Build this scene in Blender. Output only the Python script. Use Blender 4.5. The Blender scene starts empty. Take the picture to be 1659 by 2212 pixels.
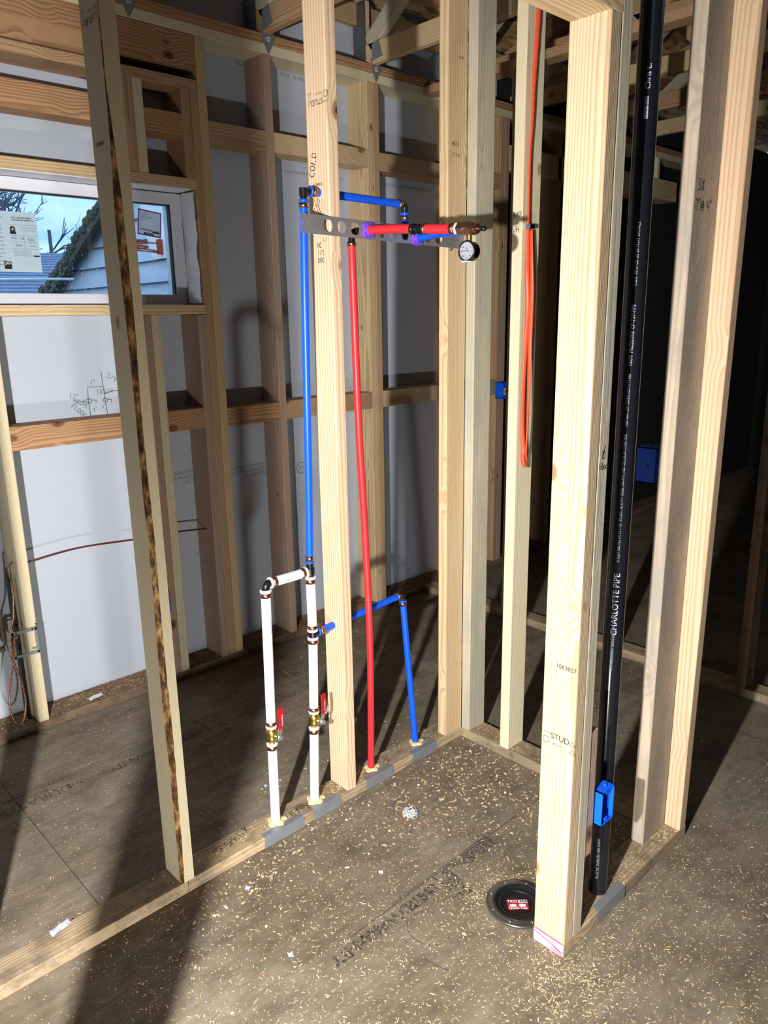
import bpy, bmesh, math, random
from mathutils import Vector, Matrix, noise
random.seed(7)
C = bpy.context.scene.collection
sc = bpy.context.scene

# ------------------------------------------------------------------ camera
YAW, PITCH, ROLL, FPX, HCAM = 0.81270, 0.24994, -0.01630, 1647.86, 1.5429
cy, sy, cp, sp = math.cos(YAW), math.sin(YAW), math.cos(PITCH), math.sin(PITCH)
fwd = Vector((cy * cp, sy * cp, -sp)); rgt = Vector((sy, -cy, 0)); upv = rgt.cross(fwd)
cr, sr = math.cos(ROLL), math.sin(ROLL)
r2 = cr * rgt + sr * upv; u2 = -sr * rgt + cr * upv
cam = bpy.data.objects.new('camera', bpy.data.cameras.new('camera')); C.objects.link(cam)
cam.matrix_world = Matrix(((r2.x, u2.x, -fwd.x, 0), (r2.y, u2.y, -fwd.y, 0), (r2.z, u2.z, -fwd.z, HCAM), (0, 0, 0, 1)))
cam.data.sensor_fit = 'VERTICAL'; cam.data.sensor_height = 36.0; cam.data.lens = FPX / 2212 * 36.0
cam.data.clip_start = 0.02; cam.data.clip_end = 300
sc.camera = cam

# ------------------------------------------------------------------ exposure, sky, work light
sc.view_settings.view_transform = 'Standard'; sc.view_settings.look = 'None'
sc.view_settings.exposure = 0.0; sc.view_settings.gamma = 1.0; sc.view_settings.use_curve_mapping = False
sc.cycles.use_denoising = True
sc.cycles.max_bounces = 8; sc.cycles.diffuse_bounces = 2
world = bpy.data.worlds.new('sky'); sc.world = world; world.use_nodes = True
wn = world.node_tree.nodes; wl = world.node_tree.links; wn.clear()
tc = wn.new('ShaderNodeTexCoord'); mp = wn.new('ShaderNodeMapping'); mp.inputs['Scale'].default_value = (1, 1, 4.5)
nz = wn.new('ShaderNodeTexNoise'); nz.inputs['Scale'].default_value = 3.0; nz.inputs['Detail'].default_value = 6
rp = wn.new('ShaderNodeValToRGB'); rp.color_ramp.elements[0].position = .36; rp.color_ramp.elements[0].color = (.20, .41, .74, 1)
rp.color_ramp.elements[1].position = .66; rp.color_ramp.elements[1].color = (.60, .80, 1.0, 1)
bg = wn.new('ShaderNodeBackground'); bg.inputs['Strength'].default_value = 1.9
wo = wn.new('ShaderNodeOutputWorld')
wl.new(tc.outputs['Generated'], mp.inputs['Vector']); wl.new(mp.outputs['Vector'], nz.inputs['Vector'])
wl.new(nz.outputs['Fac'], rp.inputs['Fac']); wl.new(rp.outputs['Color'], bg.inputs['Color']); wl.new(bg.outputs['Background'], wo.inputs['Surface'])

# a work light on a stand left of the camera, and a second one lying low on the floor in the doorway
LAMP = Vector((-0.35, 0.40, 1.44))
ld = bpy.data.lights.new('stand_work_light', 'SPOT'); ld.spot_size = math.radians(156); ld.spot_blend = 1.0; ld.shadow_soft_size = .022; ld.energy = 455; ld.color = (1.0, .99, .98)
lo = bpy.data.objects.new('stand_work_light', ld); C.objects.link(lo); lo.location = LAMP
lo.rotation_euler = (Vector((1.25, 1.75, 0.45)) - LAMP).to_track_quat('-Z', 'Y').to_euler()
FLOOD = Vector((0.40, 0.475, 0.042))
lf = bpy.data.lights.new('floor_work_light', 'SPOT'); lf.spot_size = math.radians(135); lf.spot_blend = 1.0; lf.shadow_soft_size = .035; lf.energy = 78; lf.color = (1.0, .99, .97)
lfo = bpy.data.objects.new('floor_work_light', lf); C.objects.link(lfo); lfo.location = FLOOD
lfo.rotation_euler = (Vector((1.22, 1.72, 0.20)) - FLOOD).to_track_quat('-Z', 'Y').to_euler()

# ------------------------------------------------------------------ materials
def lin(r, g, b):
    f = lambda c: (c / 255 / 12.92) if c / 255 <= .04045 else ((c / 255 + .055) / 1.055) ** 2.4
    return (f(r), f(g), f(b), 1)

def mat(name, col, rough=.6, metal=0.0, noise_scale=None, noise_amt=.15, bump=0.0, spec=.5, trans=0.0, ior=1.45, coat=0):
    m = bpy.data.materials.new(name); m.use_nodes = True
    N, L = m.node_tree.nodes, m.node_tree.links; b = N['Principled BSDF']
    b.inputs['Base Color'].default_value = col; b.inputs['Roughness'].default_value = rough; b.inputs['Metallic'].default_value = metal
    b.inputs['Specular IOR Level'].default_value = spec; b.inputs['Transmission Weight'].default_value = trans; b.inputs['IOR'].default_value = ior
    b.inputs['Coat Weight'].default_value = coat
    if noise_scale:
        t = N.new('ShaderNodeTexCoord'); n = N.new('ShaderNodeTexNoise'); n.inputs['Scale'].default_value = noise_scale; n.inputs['Detail'].default_value = 5
        mx = N.new('ShaderNodeMix'); mx.data_type = 'RGBA'
        d = tuple(c * (1 - noise_amt) for c in col[:3]) + (1,); e = tuple(min(1, c * (1 + noise_amt)) for c in col[:3]) + (1,)
        mx.inputs[6].default_value = d; mx.inputs[7].default_value = e
        L.new(t.outputs['Object'], n.inputs['Vector']); L.new(n.outputs['Fac'], mx.inputs[0]); L.new(mx.outputs[2], b.inputs['Base Color'])
        if bump:
            bp = N.new('ShaderNodeBump'); bp.inputs['Strength'].default_value = bump; bp.inputs['Distance'].default_value = .002
            L.new(n.outputs['Fac'], bp.inputs['Height']); L.new(bp.outputs['Normal'], b.inputs['Normal'])
    return m

def wood(name, light, dark, spacing=.0065, ring_amt=.75, knots=.22, weather=0.0, wcol=(.30, .28, .25, 1), contrast=1.0, dirt=0.0):
    """Softwood lumber: rings about an axis along local z, fibres, knots; every board differs through its own random value."""
    m = bpy.data.materials.new(name); m.use_nodes = True
    N, L = m.node_tree.nodes, m.node_tree.links; b = N['Principled BSDF']
    def n(t, **k):
        x = N.new(t)
        for a, v in k.items(): setattr(x, a, v)
        return x
    def mth(op, a, c=None, clamp=False):
        x = n('ShaderNodeMath', operation=op); x.use_clamp = clamp
        for i, v in enumerate((a, c)):
            if v is None: continue
            if isinstance(v, (int, float)): x.inputs[i].default_value = v
            else: L.new(v, x.inputs[i])
        return x.outputs[0]
    def rng(v, a, c, d=0., e=1., smooth=True):
        x = n('ShaderNodeMapRange'); x.interpolation_type = 'SMOOTHSTEP' if smooth else 'LINEAR'
        L.new(v, x.inputs[0])
        for i, q in enumerate((a, c, d, e)): x.inputs[i + 1].default_value = q
        return x.outputs[0]
    def vmul(v, s):
        x = n('ShaderNodeVectorMath', operation='MULTIPLY'); L.new(v, x.inputs[0]); x.inputs[1].default_value = s; return x.outputs[0]
    def vadd(a, c):
        x = n('ShaderNodeVectorMath', operation='ADD'); L.new(a, x.inputs[0]); L.new(c, x.inputs[1]); return x.outputs[0]
    def ntex(v, scale, det=3, col=False, rough=.5):
        x = n('ShaderNodeTexNoise'); x.inputs['Scale'].default_value = scale; x.inputs['Detail'].default_value = det; x.inputs['Roughness'].default_value = rough
        L.new(v, x.inputs['Vector']); return x.outputs['Color'] if col else x.outputs['Fac']
    def mix(f, a, c, mode='MIX'):
        x = n('ShaderNodeMix', data_type='RGBA', blend_type=mode)
        for i, v in ((0, f), (6, a), (7, c)):
            if isinstance(v, (int, float, tuple)): x.inputs[i].default_value = v
            else: L.new(v, x.inputs[i])
        return x.outputs[2]
    P = n('ShaderNodeTexCoord').outputs['Object']; rnd = n('ShaderNodeObjectInfo').outputs['Random']
    off = n('ShaderNodeCombineXYZ'); L.new(mth('MULTIPLY', rnd, 37.), off.inputs[0]); L.new(mth('MULTIPLY', rnd, 71.), off.inputs[1]); L.new(mth('MULTIPLY', rnd, 113.), off.inputs[2])
    Q = vadd(P, off.outputs[0])
    # knots
    vo = n('ShaderNodeTexVoronoi'); vo.inputs['Scale'].default_value = 1; L.new(vmul(Q, (10, 10, 6.5)), vo.inputs['Vector'])
    sep = n('ShaderNodeSeparateColor'); L.new(vo.outputs['Color'], sep.inputs[0])
    flag = mth('LESS_THAN', sep.outputs[0], knots * 1.5)
    kd = vo.outputs['Distance']
    kn = mth('MULTIPLY', rng(kd, .20, .12), flag); kcore = mth('MULTIPLY', rng(kd, .075, .035), flag)
    kflow = mth('MULTIPLY', rng(kd, .55, .08), flag)
    # ring field
    warp = n('ShaderNodeVectorMath', operation='SUBTRACT'); L.new(ntex(vmul(Q, (5, 5, .55)), 1.0, 2, True), warp.inputs[0]); warp.inputs[1].default_value = (.5, .5, .5)
    cen = n('ShaderNodeCombineXYZ')
    L.new(mth('MULTIPLY', mth('SUBTRACT', rnd, .5), .12), cen.inputs[0])
    L.new(mth('ADD', mth('MULTIPLY', mth('FRACT', mth('MULTIPLY', rnd, 17.3)), .05), .025), cen.inputs[1])
    P2 = vadd(vadd(P, cen.outputs[0]), vmul(warp.outputs[0], (.045, .045, 0)))
    sx = n('ShaderNodeSeparateXYZ'); L.new(P2, sx.inputs[0])
    rad = mth('SQRT', mth('ADD', mth('POWER', sx.outputs[0], 2.), mth('POWER', sx.outputs[1], 2.)))
    fine = ntex(vmul(Q, (1, 1, .12)), 45, 2)
    rad = mth('ADD', rad, mth('MULTIPLY', kflow, .014)); rad = mth('ADD', rad, mth('MULTIPLY', fine, .0022))
    fr = mth('FRACT', mth('DIVIDE', rad, spacing))
    late = mth('MULTIPLY', rng(fr, .25, .92), rng(fr, 1.0, .955))
    fib = ntex(vmul(Q, (1, 1, .035)), 330, 2)
    tone = ntex(vmul(Q, (1, 1, .22)), 7, 3)
    bt = mth('FRACT', mth('MULTIPLY', rnd, 53.7))
    f = mth('ADD', mth('MULTIPLY', late, ring_amt), mth('MULTIPLY', mth('SUBTRACT', fib, .5), .55))
    f = mth('ADD', f, mth('MULTIPLY', mth('SUBTRACT', tone, .5), .8), True)
    col = mix(f, light, dark)
    col = mix(mth('MULTIPLY', bt, .22), col, dark)
    if weather > 0:
        w = rng(ntex(vmul(Q, (1, 1, .3)), 9, 5, rough=.65), .5 - weather * .32, .72 - weather * .25)
        col = mix(mth('MULTIPLY', w, .8), col, wcol)
    if dirt > 0:
        w = rng(ntex(Q, 14, 6, rough=.7), .46, .68)
        col = mix(mth('MULTIPLY', w, dirt), col, (.06, .05, .04, 1))
    kring = mth('MULTIPLY', rng(mth('SINE', mth('MULTIPLY', kd, 150.)), -1., 1.), .5)
    kc = mix(kring, (dark[0] * .62, dark[1] * .5, dark[2] * .42, 1), (dark[0] * .3, dark[1] * .22, dark[2] * .18, 1))
    col = mix(mth('MULTIPLY', kn, .85), col, kc); col = mix(mth('MULTIPLY', kcore, .85), col, (.02, .012, .008, 1))
    L.new(col, b.inputs['Base Color']); b.inputs['Roughness'].default_value = .72; b.inputs['Specular IOR Level'].default_value = .25
    bp = n('ShaderNodeBump'); bp.inputs['Strength'].default_value = .35; bp.inputs['Distance'].default_value = .0012
    L.new(mth('ADD', mth('MULTIPLY', late, .6), fib), bp.inputs['Height']); L.new(bp.outputs['Normal'], b.inputs['Normal'])
    return m

W_CREAM = wood('pine_cream', lin(204, 184, 154), lin(172, 136, 94), .0062, .75, .20)
W_PINE = wood('pine_yellow', lin(214, 190, 150), lin(170, 134, 92), .0068, .65, .24)
W_FIR = wood('fir_peach', lin(216, 190, 158), lin(182, 142, 106), .0105, .7, .20)
W_PALE = wood('spruce_pale', lin(220, 208, 176), lin(190, 168, 126), .004, .5, .15)
W_GREY = wood('lumber_grey', lin(186, 168, 146), lin(146, 126, 106), .006, .5, .22, weather=.35, wcol=lin(146, 138, 126))
W_GREEN = wood('lumber_greenish', lin(198, 188, 162), lin(158, 144, 116), .008, .55, .22, weather=.3, wcol=lin(166, 162, 146))
W_MAUVE = wood('fir_mauve', lin(182, 154, 132), lin(146, 116, 94), .0052, .7, .2, weather=.2, wcol=lin(160, 142, 128))
W_TAN = wood('fir_tan', lin(190, 158, 122), lin(148, 112, 78), .006, .7, .24)
W_RED = wood('fir_reddish', lin(188, 148, 110), lin(140, 98, 64), .0085, .8, .26)
W_OLD = wood('plate_weathered', lin(190, 168, 134), lin(132, 108, 80), .007, .6, .2, weather=.3, wcol=lin(124, 110, 94), dirt=.5)
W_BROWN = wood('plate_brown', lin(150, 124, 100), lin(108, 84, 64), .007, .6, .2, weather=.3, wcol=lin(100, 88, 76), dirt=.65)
def bark():
    m = mat('bark', lin(122, 86, 46), .95, noise_scale=26, noise_amt=.9, bump=1.0); N, L = m.node_tree.nodes, m.node_tree.links
    t = N.new('ShaderNodeTexCoord'); mp = N.new('ShaderNodeMapping'); mp.inputs['Scale'].default_value = (1, 1, .35); n = N.new('ShaderNodeTexNoise'); n.inputs['Scale'].default_value = 60; n.inputs['Detail'].default_value = 6; n.inputs['Roughness'].default_value = .7
    r = N.new('ShaderNodeValToRGB'); e = r.color_ramp.elements; e[0].position = .36; e[0].color = lin(36, 22, 10); e[1].position = .66; e[1].color = lin(206, 170, 112); q = e.new(.5); q.color = lin(112, 76, 38)
    L.new(t.outputs['Object'], mp.inputs[0]); L.new(mp.outputs[0], n.inputs['Vector']); L.new(n.outputs['Fac'], r.inputs[0]); L.new(r.outputs[0], N['Principled BSDF'].inputs['Base Color']); return m
BARK = bark()

UNLIT_BLACK = mat('unlit_black', lin(34, 32, 31), .95)  # near-black colour stands in for unlit space and cuts bounce off hidden walls
SHEATH = mat('fibreglass_sheathing', lin(184, 190, 201), .85, noise_scale=160, noise_amt=.06, bump=.25)
STEEL = mat('galvanised_steel', lin(140, 143, 148), .5, .45, 40, .15)
DARKSTEEL = mat('nail_plate_steel', lin(120, 124, 130), .5, .8, 30, .2)
CHROME = mat('bright_steel', lin(215, 218, 222), .2, 1.0)
ZINC = mat('zinc_nut', lin(200, 205, 210), .3, .9)
COPPER = mat('copper', lin(186, 134, 106), .3, 1.0, 60, .15)
COPPERD = mat('copper_wire_sheath', lin(92, 46, 28), .5, .1)
BRASS = mat('brass', lin(205, 178, 98), .3, 1.0, 50, .12)
BRONZE = mat('bronze_fitting', lin(140, 100, 74), .3, .9)
WHITE_PEX = mat('white_pipe', lin(226, 234, 240), .35)
BLUE_PEX = mat('blue_pipe', lin(10, 84, 220), .38)
RED_PEX = mat('red_pipe', lin(206, 44, 50), .42)
BLACKP = mat('black_fitting', lin(20, 20, 22), .3)
ABS = mat('black_drain_pipe', lin(22, 23, 28), .2, noise_scale=60, noise_amt=.2)
BLUEBOX = mat('blue_plastic', lin(8, 92, 226), .4)
PURPLE = mat('purple_plastic', lin(118, 72, 196), .45)
ORANGE = mat('orange_cable', lin(226, 84, 48), .42)
CREAMP = mat('cream_grommet', lin(224, 206, 154), .6, noise_scale=60, noise_amt=.15)
INK = mat('black_ink', lin(28, 26, 26), .8)
STAMP = mat('stamp_ink', lin(44, 38, 34), .85)
FADED = mat('faded_ink', lin(118, 120, 128), .85)
GREENINK = mat('green_marker', lin(40, 92, 66), .8)
def worn():
    m = bpy.data.materials.new('floor_print'); m.use_nodes = True; N, L = m.node_tree.nodes, m.node_tree.links; b = N['Principled BSDF']; b.inputs['Base Color'].default_value = lin(62, 60, 58); b.inputs['Roughness'].default_value = .85
    t = N.new('ShaderNodeTexCoord'); n = N.new('ShaderNodeTexNoise'); n.inputs['Scale'].default_value = 130; n.inputs['Detail'].default_value = 4; r = N.new('ShaderNodeMapRange'); r.inputs[1].default_value = .40; r.inputs[2].default_value = .62; r.inputs[4].default_value = .85
    L.new(t.outputs['Object'], n.inputs['Vector']); L.new(n.outputs['Fac'], r.inputs[0]); L.new(r.outputs[0], b.inputs['Alpha']); return m
FLOORINK = worn()
PIPEINK = mat('pipe_print_white', lin(176, 184, 196), .7)
PAPERW = mat('white_paper', lin(232, 234, 236), .7)
PAPERT = mat('pale_label_film', lin(206, 224, 226), .6, noise_scale=12, noise_amt=.06)
REDL = mat('red_lever', lin(186, 20, 30), .4)
REDLAB = mat('red_label', lin(172, 34, 42), .5)
PINKM = mat('pink_marker', lin(226, 60, 120), .8)
WHITEPAINT = mat('white_paint_smear', lin(234, 226, 218), .8, noise_scale=70, noise_amt=.25)
PURPLEL = mat('purple_border', lin(118, 16, 122), .5)
VINYL = mat('vinyl_frame', lin(224, 224, 232), .4)
GASKET = mat('gasket', lin(30, 40, 44), .6)
WRAP = mat('house_wrap', lin(222, 222, 228), .65, noise_scale=30, noise_amt=.08, bump=.4)
DIAL = mat('dial_face', lin(150, 151, 158), .5)
SHAVE = [mat('shaving_pale', lin(240, 222, 170), .8), mat('shaving_tan', lin(206, 172, 116), .8), mat('shaving_brown', lin(150, 112, 76), .85)]
FLAKE = [mat('flake_tan', lin(204, 176, 138), .85), mat('flake_brown', lin(140, 108, 84), .9), mat('flake_pale', lin(226, 206, 170), .85)]

def film(name, col):
    m = mat(name, col, .6); N, L = m.node_tree.nodes, m.node_tree.links; t = N.new('ShaderNodeBsdfTranslucent'); t.inputs[0].default_value = col; mx = N.new('ShaderNodeMixShader'); mx.inputs[0].default_value = .5
    L.new(N['Principled BSDF'].outputs[0], mx.inputs[1]); L.new(t.outputs[0], mx.inputs[2]); L.new(mx.outputs[0], N['Material Output'].inputs[0]); return m
PAPERT = film('pale_label_film', lin(214, 228, 228)); LABELW = film('white_label_film', lin(236, 236, 238))
def glass():
    m = bpy.data.materials.new('window_glass'); m.use_nodes = True; N, L = m.node_tree.nodes, m.node_tree.links
    N.clear(); o = N.new('ShaderNodeOutputMaterial'); t = N.new('ShaderNodeBsdfTransparent'); t.inputs[0].default_value = (.94, .97, 1, 1)
    g = N.new('ShaderNodeBsdfGlossy'); g.inputs['Roughness'].default_value = .02; mx = N.new('ShaderNodeMixShader'); fr = N.new('ShaderNodeFresnel'); fr.inputs[0].default_value = 1.3
    L.new(fr.outputs[0], mx.inputs[0]); L.new(t.outputs[0], mx.inputs[1]); L.new(g.outputs[0], mx.inputs[2]); L.new(mx.outputs[0], o.inputs[0]); return m
GLASS = glass()

def floor_mat():
    m = bpy.data.materials.new('subfloor'); m.use_nodes = True; N, L = m.node_tree.nodes, m.node_tree.links; b = N['Principled BSDF']
    t = N.new('ShaderNodeTexCoord')
    def nz(scale, sv, det, rough=.6):
        mp = N.new('ShaderNodeMapping'); mp.inputs['Scale'].default_value = sv; L.new(t.outputs['Object'], mp.inputs[0])
        x = N.new('ShaderNodeTexNoise'); x.inputs['Scale'].default_value = scale; x.inputs['Detail'].default_value = det; x.inputs['Roughness'].default_value = rough
        L.new(mp.outputs[0], x.inputs['Vector']); return x.outputs['Fac']
    def ramp(f, st):
        r = N.new('ShaderNodeValToRGB'); e = r.color_ramp.elements
        e[0].position, e[0].color = st[0]; e[1].position, e[1].color = st[-1]
        for p_, c in st[1:-1]:
            q = e.new(p_); q.color = c
        L.new(f, r.inputs[0]); return r.outputs[0]
    def mix(f, a, c, mode='MIX'):
        x = N.new('ShaderNodeMix'); x.data_type = 'RGBA'; x.blend_type = mode
        for i, v in ((0, f), (6, a), (7, c)):
            if isinstance(v, (float, int, tuple)): x.inputs[i].default_value = v
            else: L.new(v, x.inputs[i])
        return x.outputs[2]
    base = ramp(nz(11, (.6, 1, 1), 9, .74), [(.3, lin(96, 87, 74)), (.5, lin(125, 114, 99)), (.72, lin(145, 134, 118))])
    streak = ramp(nz(60, (.06, 1, 1), 4), [(.35, (.72, .7, .66, 1)), (.6, (1.06, 1.05, 1.03, 1))])
    col = mix(.4, base, streak, 'MULTIPLY')
    patch = ramp(nz(2.4, (1, 1, 1), 5), [(.38, (.80, .76, .70, 1)), (.62, (1.1, 1.1, 1.1, 1))])
    col = mix(.9, col, patch, 'MULTIPLY')
    # dust specks
    v = N.new('ShaderNodeTexVoronoi'); v.inputs['Scale'].default_value = 130; L.new(t.outputs['Object'], v.inputs['Vector'])
    s = N.new('ShaderNodeSeparateColor'); L.new(v.outputs['Color'], s.inputs[0])
    g = N.new('ShaderNodeMath'); g.operation = 'LESS_THAN'; L.new(s.outputs[0], g.inputs[0]); g.inputs[1].default_value = .16
    h = N.new('ShaderNodeMath'); h.operation = 'LESS_THAN'; L.new(v.outputs['Distance'], h.inputs[0]); h.inputs[1].default_value = .2
    k = N.new('ShaderNodeMath'); k.operation = 'MULTIPLY'; L.new(g.outputs[0], k.inputs[0]); L.new(h.outputs[0], k.inputs[1])
    col = mix(k.outputs[0], col, lin(214, 194, 150))
    # panel joints every 1.22 m across, 2.44 m along
    L.new(col, b.inputs['Base Color']); b.inputs['Roughness'].default_value = .85; b.inputs['Specular IOR Level'].default_value = .2
    bp = N.new('ShaderNodeBump'); bp.inputs['Strength'].default_value = .5; bp.inputs['Distance'].default_value = .004
    L.new(nz(50, (.5, 1, 1), 6), bp.inputs['Height']); L.new(bp.outputs[0], b.inputs['Normal']); return m
FLOOR = floor_mat()

def osb_mat():
    m = bpy.data.materials.new('strand_board'); m.use_nodes = True; N, L = m.node_tree.nodes, m.node_tree.links; b = N['Principled BSDF']
    t = N.new('ShaderNodeTexCoord'); mp = N.new('ShaderNodeMapping'); mp.inputs['Scale'].default_value = (10, 34, 10); L.new(t.outputs['Object'], mp.inputs[0])
    v = N.new('ShaderNodeTexVoronoi'); v.inputs['Scale'].default_value = 1; L.new(mp.outputs[0], v.inputs['Vector'])
    r = N.new('ShaderNodeValToRGB'); r.color_ramp.elements[0].color = lin(96, 66, 38); r.color_ramp.elements[1].color = lin(206, 164, 108)
    s = N.new('ShaderNodeSeparateColor'); L.new(v.outputs['Color'], s.inputs[0]); L.new(s.outputs[0], r.inputs[0]); L.new(r.outputs[0], b.inputs['Base Color']); b.inputs['Roughness'].default_value = .8
    return m
OSB = osb_mat()

# ------------------------------------------------------------------ mesh helpers
def wm(o): return (wm(o.parent) @ o.matrix_parent_inverse @ o.matrix_basis) if o.parent else o.matrix_basis.copy()

def tag(o, label=None, cat=None, group=None, kind=None):
    for k, v in (('label', label), ('category', cat), ('group', group), ('kind', kind)):
        if v: o[k] = v
    return o

class MB:
    def __init__(s): s.v = []; s.f = []; s.m = []; s.sm = []
    def add(s, vs, fs, mi=0, smooth=False):
        k = len(s.v); s.v += [Vector(v) for v in vs]; s.f += [[i + k for i in f] for f in fs]; s.m += [mi] * len(fs); s.sm += [smooth] * len(fs); return s
    def box(s, x0, x1, y0, y1, z0, z1, mi=0, M=None, bev=0.0):
        bm = bmesh.new(); bmesh.ops.create_cube(bm, size=1)
        for v in bm.verts: v.co = Vector((x0 + (v.co.x + .5) * (x1 - x0), y0 + (v.co.y + .5) * (y1 - y0), z0 + (v.co.z + .5) * (z1 - z0)))
        if bev: bmesh.ops.bevel(bm, geom=bm.edges[:], offset=bev, segments=2, affect='EDGES', profile=.6)
        s.bm(bm, mi, M); return s
    def bm(s, bm, mi=0, M=None, smooth=False):
        bm.verts.index_update()
        s.add([(M @ v.co) if M else v.co.copy() for v in bm.verts], [[v.index for v in f.verts] for f in bm.faces], mi, smooth); bm.free(); return s
    def tube(s, pts, r, n=14, mi=0, caps=True, radii=None, flat=1.0, closed=False, upref=None):
        pts = [Vector(p) for p in pts]; vs = []; m = len(pts)
        t0 = (pts[1] - pts[0]).normalized(); a = upref or (Vector((0, 0, 1)) if abs(t0.z) < .9 else Vector((1, 0, 0)))
        u = (a - t0 * a.dot(t0)).normalized()
        for i, p in enumerate(pts):
            t = (pts[min(i + 1, m - 1)] - pts[max(i - 1, 0)])
            t = t.normalized() if t.length > 1e-9 else t0
            u = (u - t * u.dot(t)); u = u.normalized() if u.length > 1e-6 else t.orthogonal().normalized()
            w = t.cross(u); rr = radii[i] if radii else r
            for k in range(n):
                an = 2 * math.pi * k / n; vs.append(p + u * math.cos(an) * rr + w * math.sin(an) * rr * flat)
        fs = [[i * n + k, i * n + (k + 1) % n, (i + 1) * n + (k + 1) % n, (i + 1) * n + k] for i in range(m - 1) for k in range(n)]
        s.add(vs, fs, mi, True)
        if caps:
            s.add(vs[:n], [list(range(n))[::-1]], mi); s.add(vs[-n:], [list(range(n))], mi)
        return s
    def lathe(s, prof, M, n=24, mi=0, smooth=True, cap=True):
        vs = []
        for r, z in prof:
            for k in range(n):
                a = 2 * math.pi * k / n; vs.append(M @ Vector((r * math.cos(a), r * math.sin(a), z)))
        fs = [[i * n + k, i * n + (k + 1) % n, (i + 1) * n + (k + 1) % n, (i + 1) * n + k] for i in range(len(prof) - 1) for k in range(n)]
        s.add(vs, fs, mi, smooth)
        if cap and prof[0][0] > 1e-5: s.add(vs[:n], [list(range(n))[::-1]], mi)
        if cap and prof[-1][0] > 1e-5: s.add(vs[-n:], [list(range(n))], mi)
        return s
    def quad(s, a, b, c, d, mi=0): return s.add([a, b, c, d], [[0, 1, 2, 3]], mi)
    def build(s, name, mats, parent=None, origin=None):
        if not isinstance(mats, (list, tuple)): mats = [mats]
        if origin is None:
            lo_ = Vector(min(v[i] for v in s.v) for i in range(3)); hi = Vector(max(v[i] for v in s.v) for i in range(3))
            origin = Vector(((lo_.x + hi.x) / 2, (lo_.y + hi.y) / 2, lo_.z))
        origin = Vector(origin)
        me = bpy.data.meshes.new(name); me.from_pydata([v - origin for v in s.v], [], s.f); me.update()
        for m_ in mats: me.materials.append(m_)
        me.polygons.foreach_set('material_index', s.m); me.polygons.foreach_set('use_smooth', s.sm)
        o = bpy.data.objects.new(name, me); C.objects.link(o); o.location = origin
        if parent: o.parent = parent; o.matrix_parent_inverse = wm(parent).inverted()
        return o

def empty(name, loc, label, cat, group=None, kind=None):
    o = bpy.data.objects.new(name, None); C.objects.link(o); o.location = loc; o.empty_display_size = .1
    return tag(o, label, cat, group, kind)

def axis_matrix(p, d, up=None):
    d = Vector(d).normalized(); q = d.to_track_quat('Z', 'Y'); return Matrix.Translation(Vector(p)) @ q.to_matrix().to_4x4()

def catmull(pts, k=8):
    P = [Vector(p) for p in pts]; P = [2 * P[0] - P[1]] + P + [2 * P[-1] - P[-2]]; out = []
    for i in range(1, len(P) - 2):
        for j in range(k):
            t = j / k; a, b, c, d = P[i - 1:i + 3]
            out.append(.5 * ((2 * b) + (c - a) * t + (2 * a - 5 * b + 4 * c - d) * t * t + (3 * b - a - 3 * c + d) * t ** 3))
    out.append(P[-2]); return out

def lumber(name, label, cat, bx, axis, m, group=None, parent=None, bev=.003, seg=1):
    """A board filling the world box bx, its grain along axis; local z is its length."""
    x0, x1, y0, y1, z0, z1 = bx
    c = Vector(((x0 + x1) / 2, (y0 + y1) / 2, (z0 + z1) / 2)); d = Vector((x1 - x0, y1 - y0, z1 - z0))
    if axis == 'z': R = Matrix.Identity(3); s = (d.x, d.y, d.z)
    elif axis == 'x': R = Matrix(((0, 0, 1), (1, 0, 0), (0, 1, 0))); s = (d.y, d.z, d.x)
    else: R = Matrix(((0, 1, 0), (0, 0, 1), (1, 0, 0))); s = (d.z, d.x, d.y)
    base = c - R @ Vector((0, 0, s[2] / 2))
    bm = bmesh.new(); bmesh.ops.create_cube(bm, size=1)
    for v in bm.verts: v.co = Vector((v.co.x * s[0], v.co.y * s[1], (v.co.z + .5) * s[2]))
    ed = [e for e in bm.edges if abs(e.verts[0].co.z - e.verts[1].co.z) > 1e-6]
    bmesh.ops.bevel(bm, geom=ed, offset=bev, segments=2, affect='EDGES', profile=.5)
    me = bpy.data.meshes.new(name); bm.to_mesh(me); bm.free(); me.materials.append(m)
    o = bpy.data.objects.new(name, me); C.objects.link(o)
    o.matrix_basis = Matrix.Translation(base) @ R.to_4x4()
    if parent: o.parent = parent; o.matrix_parent_inverse = wm(parent).inverted()
    elif label: tag(o, label, cat, group)
    return o

def text(body, size, pos, xd, yd, m, parent, name='printed_text', shear=0., bold=0., align='LEFT', lift=.0006, spacing=1.0):
    cu = bpy.data.curves.new('t', 'FONT'); cu.body = body; cu.size = size; cu.shear = shear; cu.align_x = align; cu.offset = bold; cu.resolution_u = 3; cu.space_character = spacing
    to = bpy.data.objects.new('t', cu); me0 = to.to_mesh()
    xd = Vector(xd).normalized(); yd = Vector(yd).normalized(); nn = xd.cross(yd); pos = Vector(pos) + nn * lift
    vs = [pos + xd * v.co.x + yd * v.co.y for v in me0.vertices]; fs = [list(p_.vertices) for p_ in me0.polygons]
    to.to_mesh_clear(); bpy.data.objects.remove(to); bpy.data.curves.remove(cu)
    mb = MB(); mb.add(vs, fs); return mb.build(name, m, parent)

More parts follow.
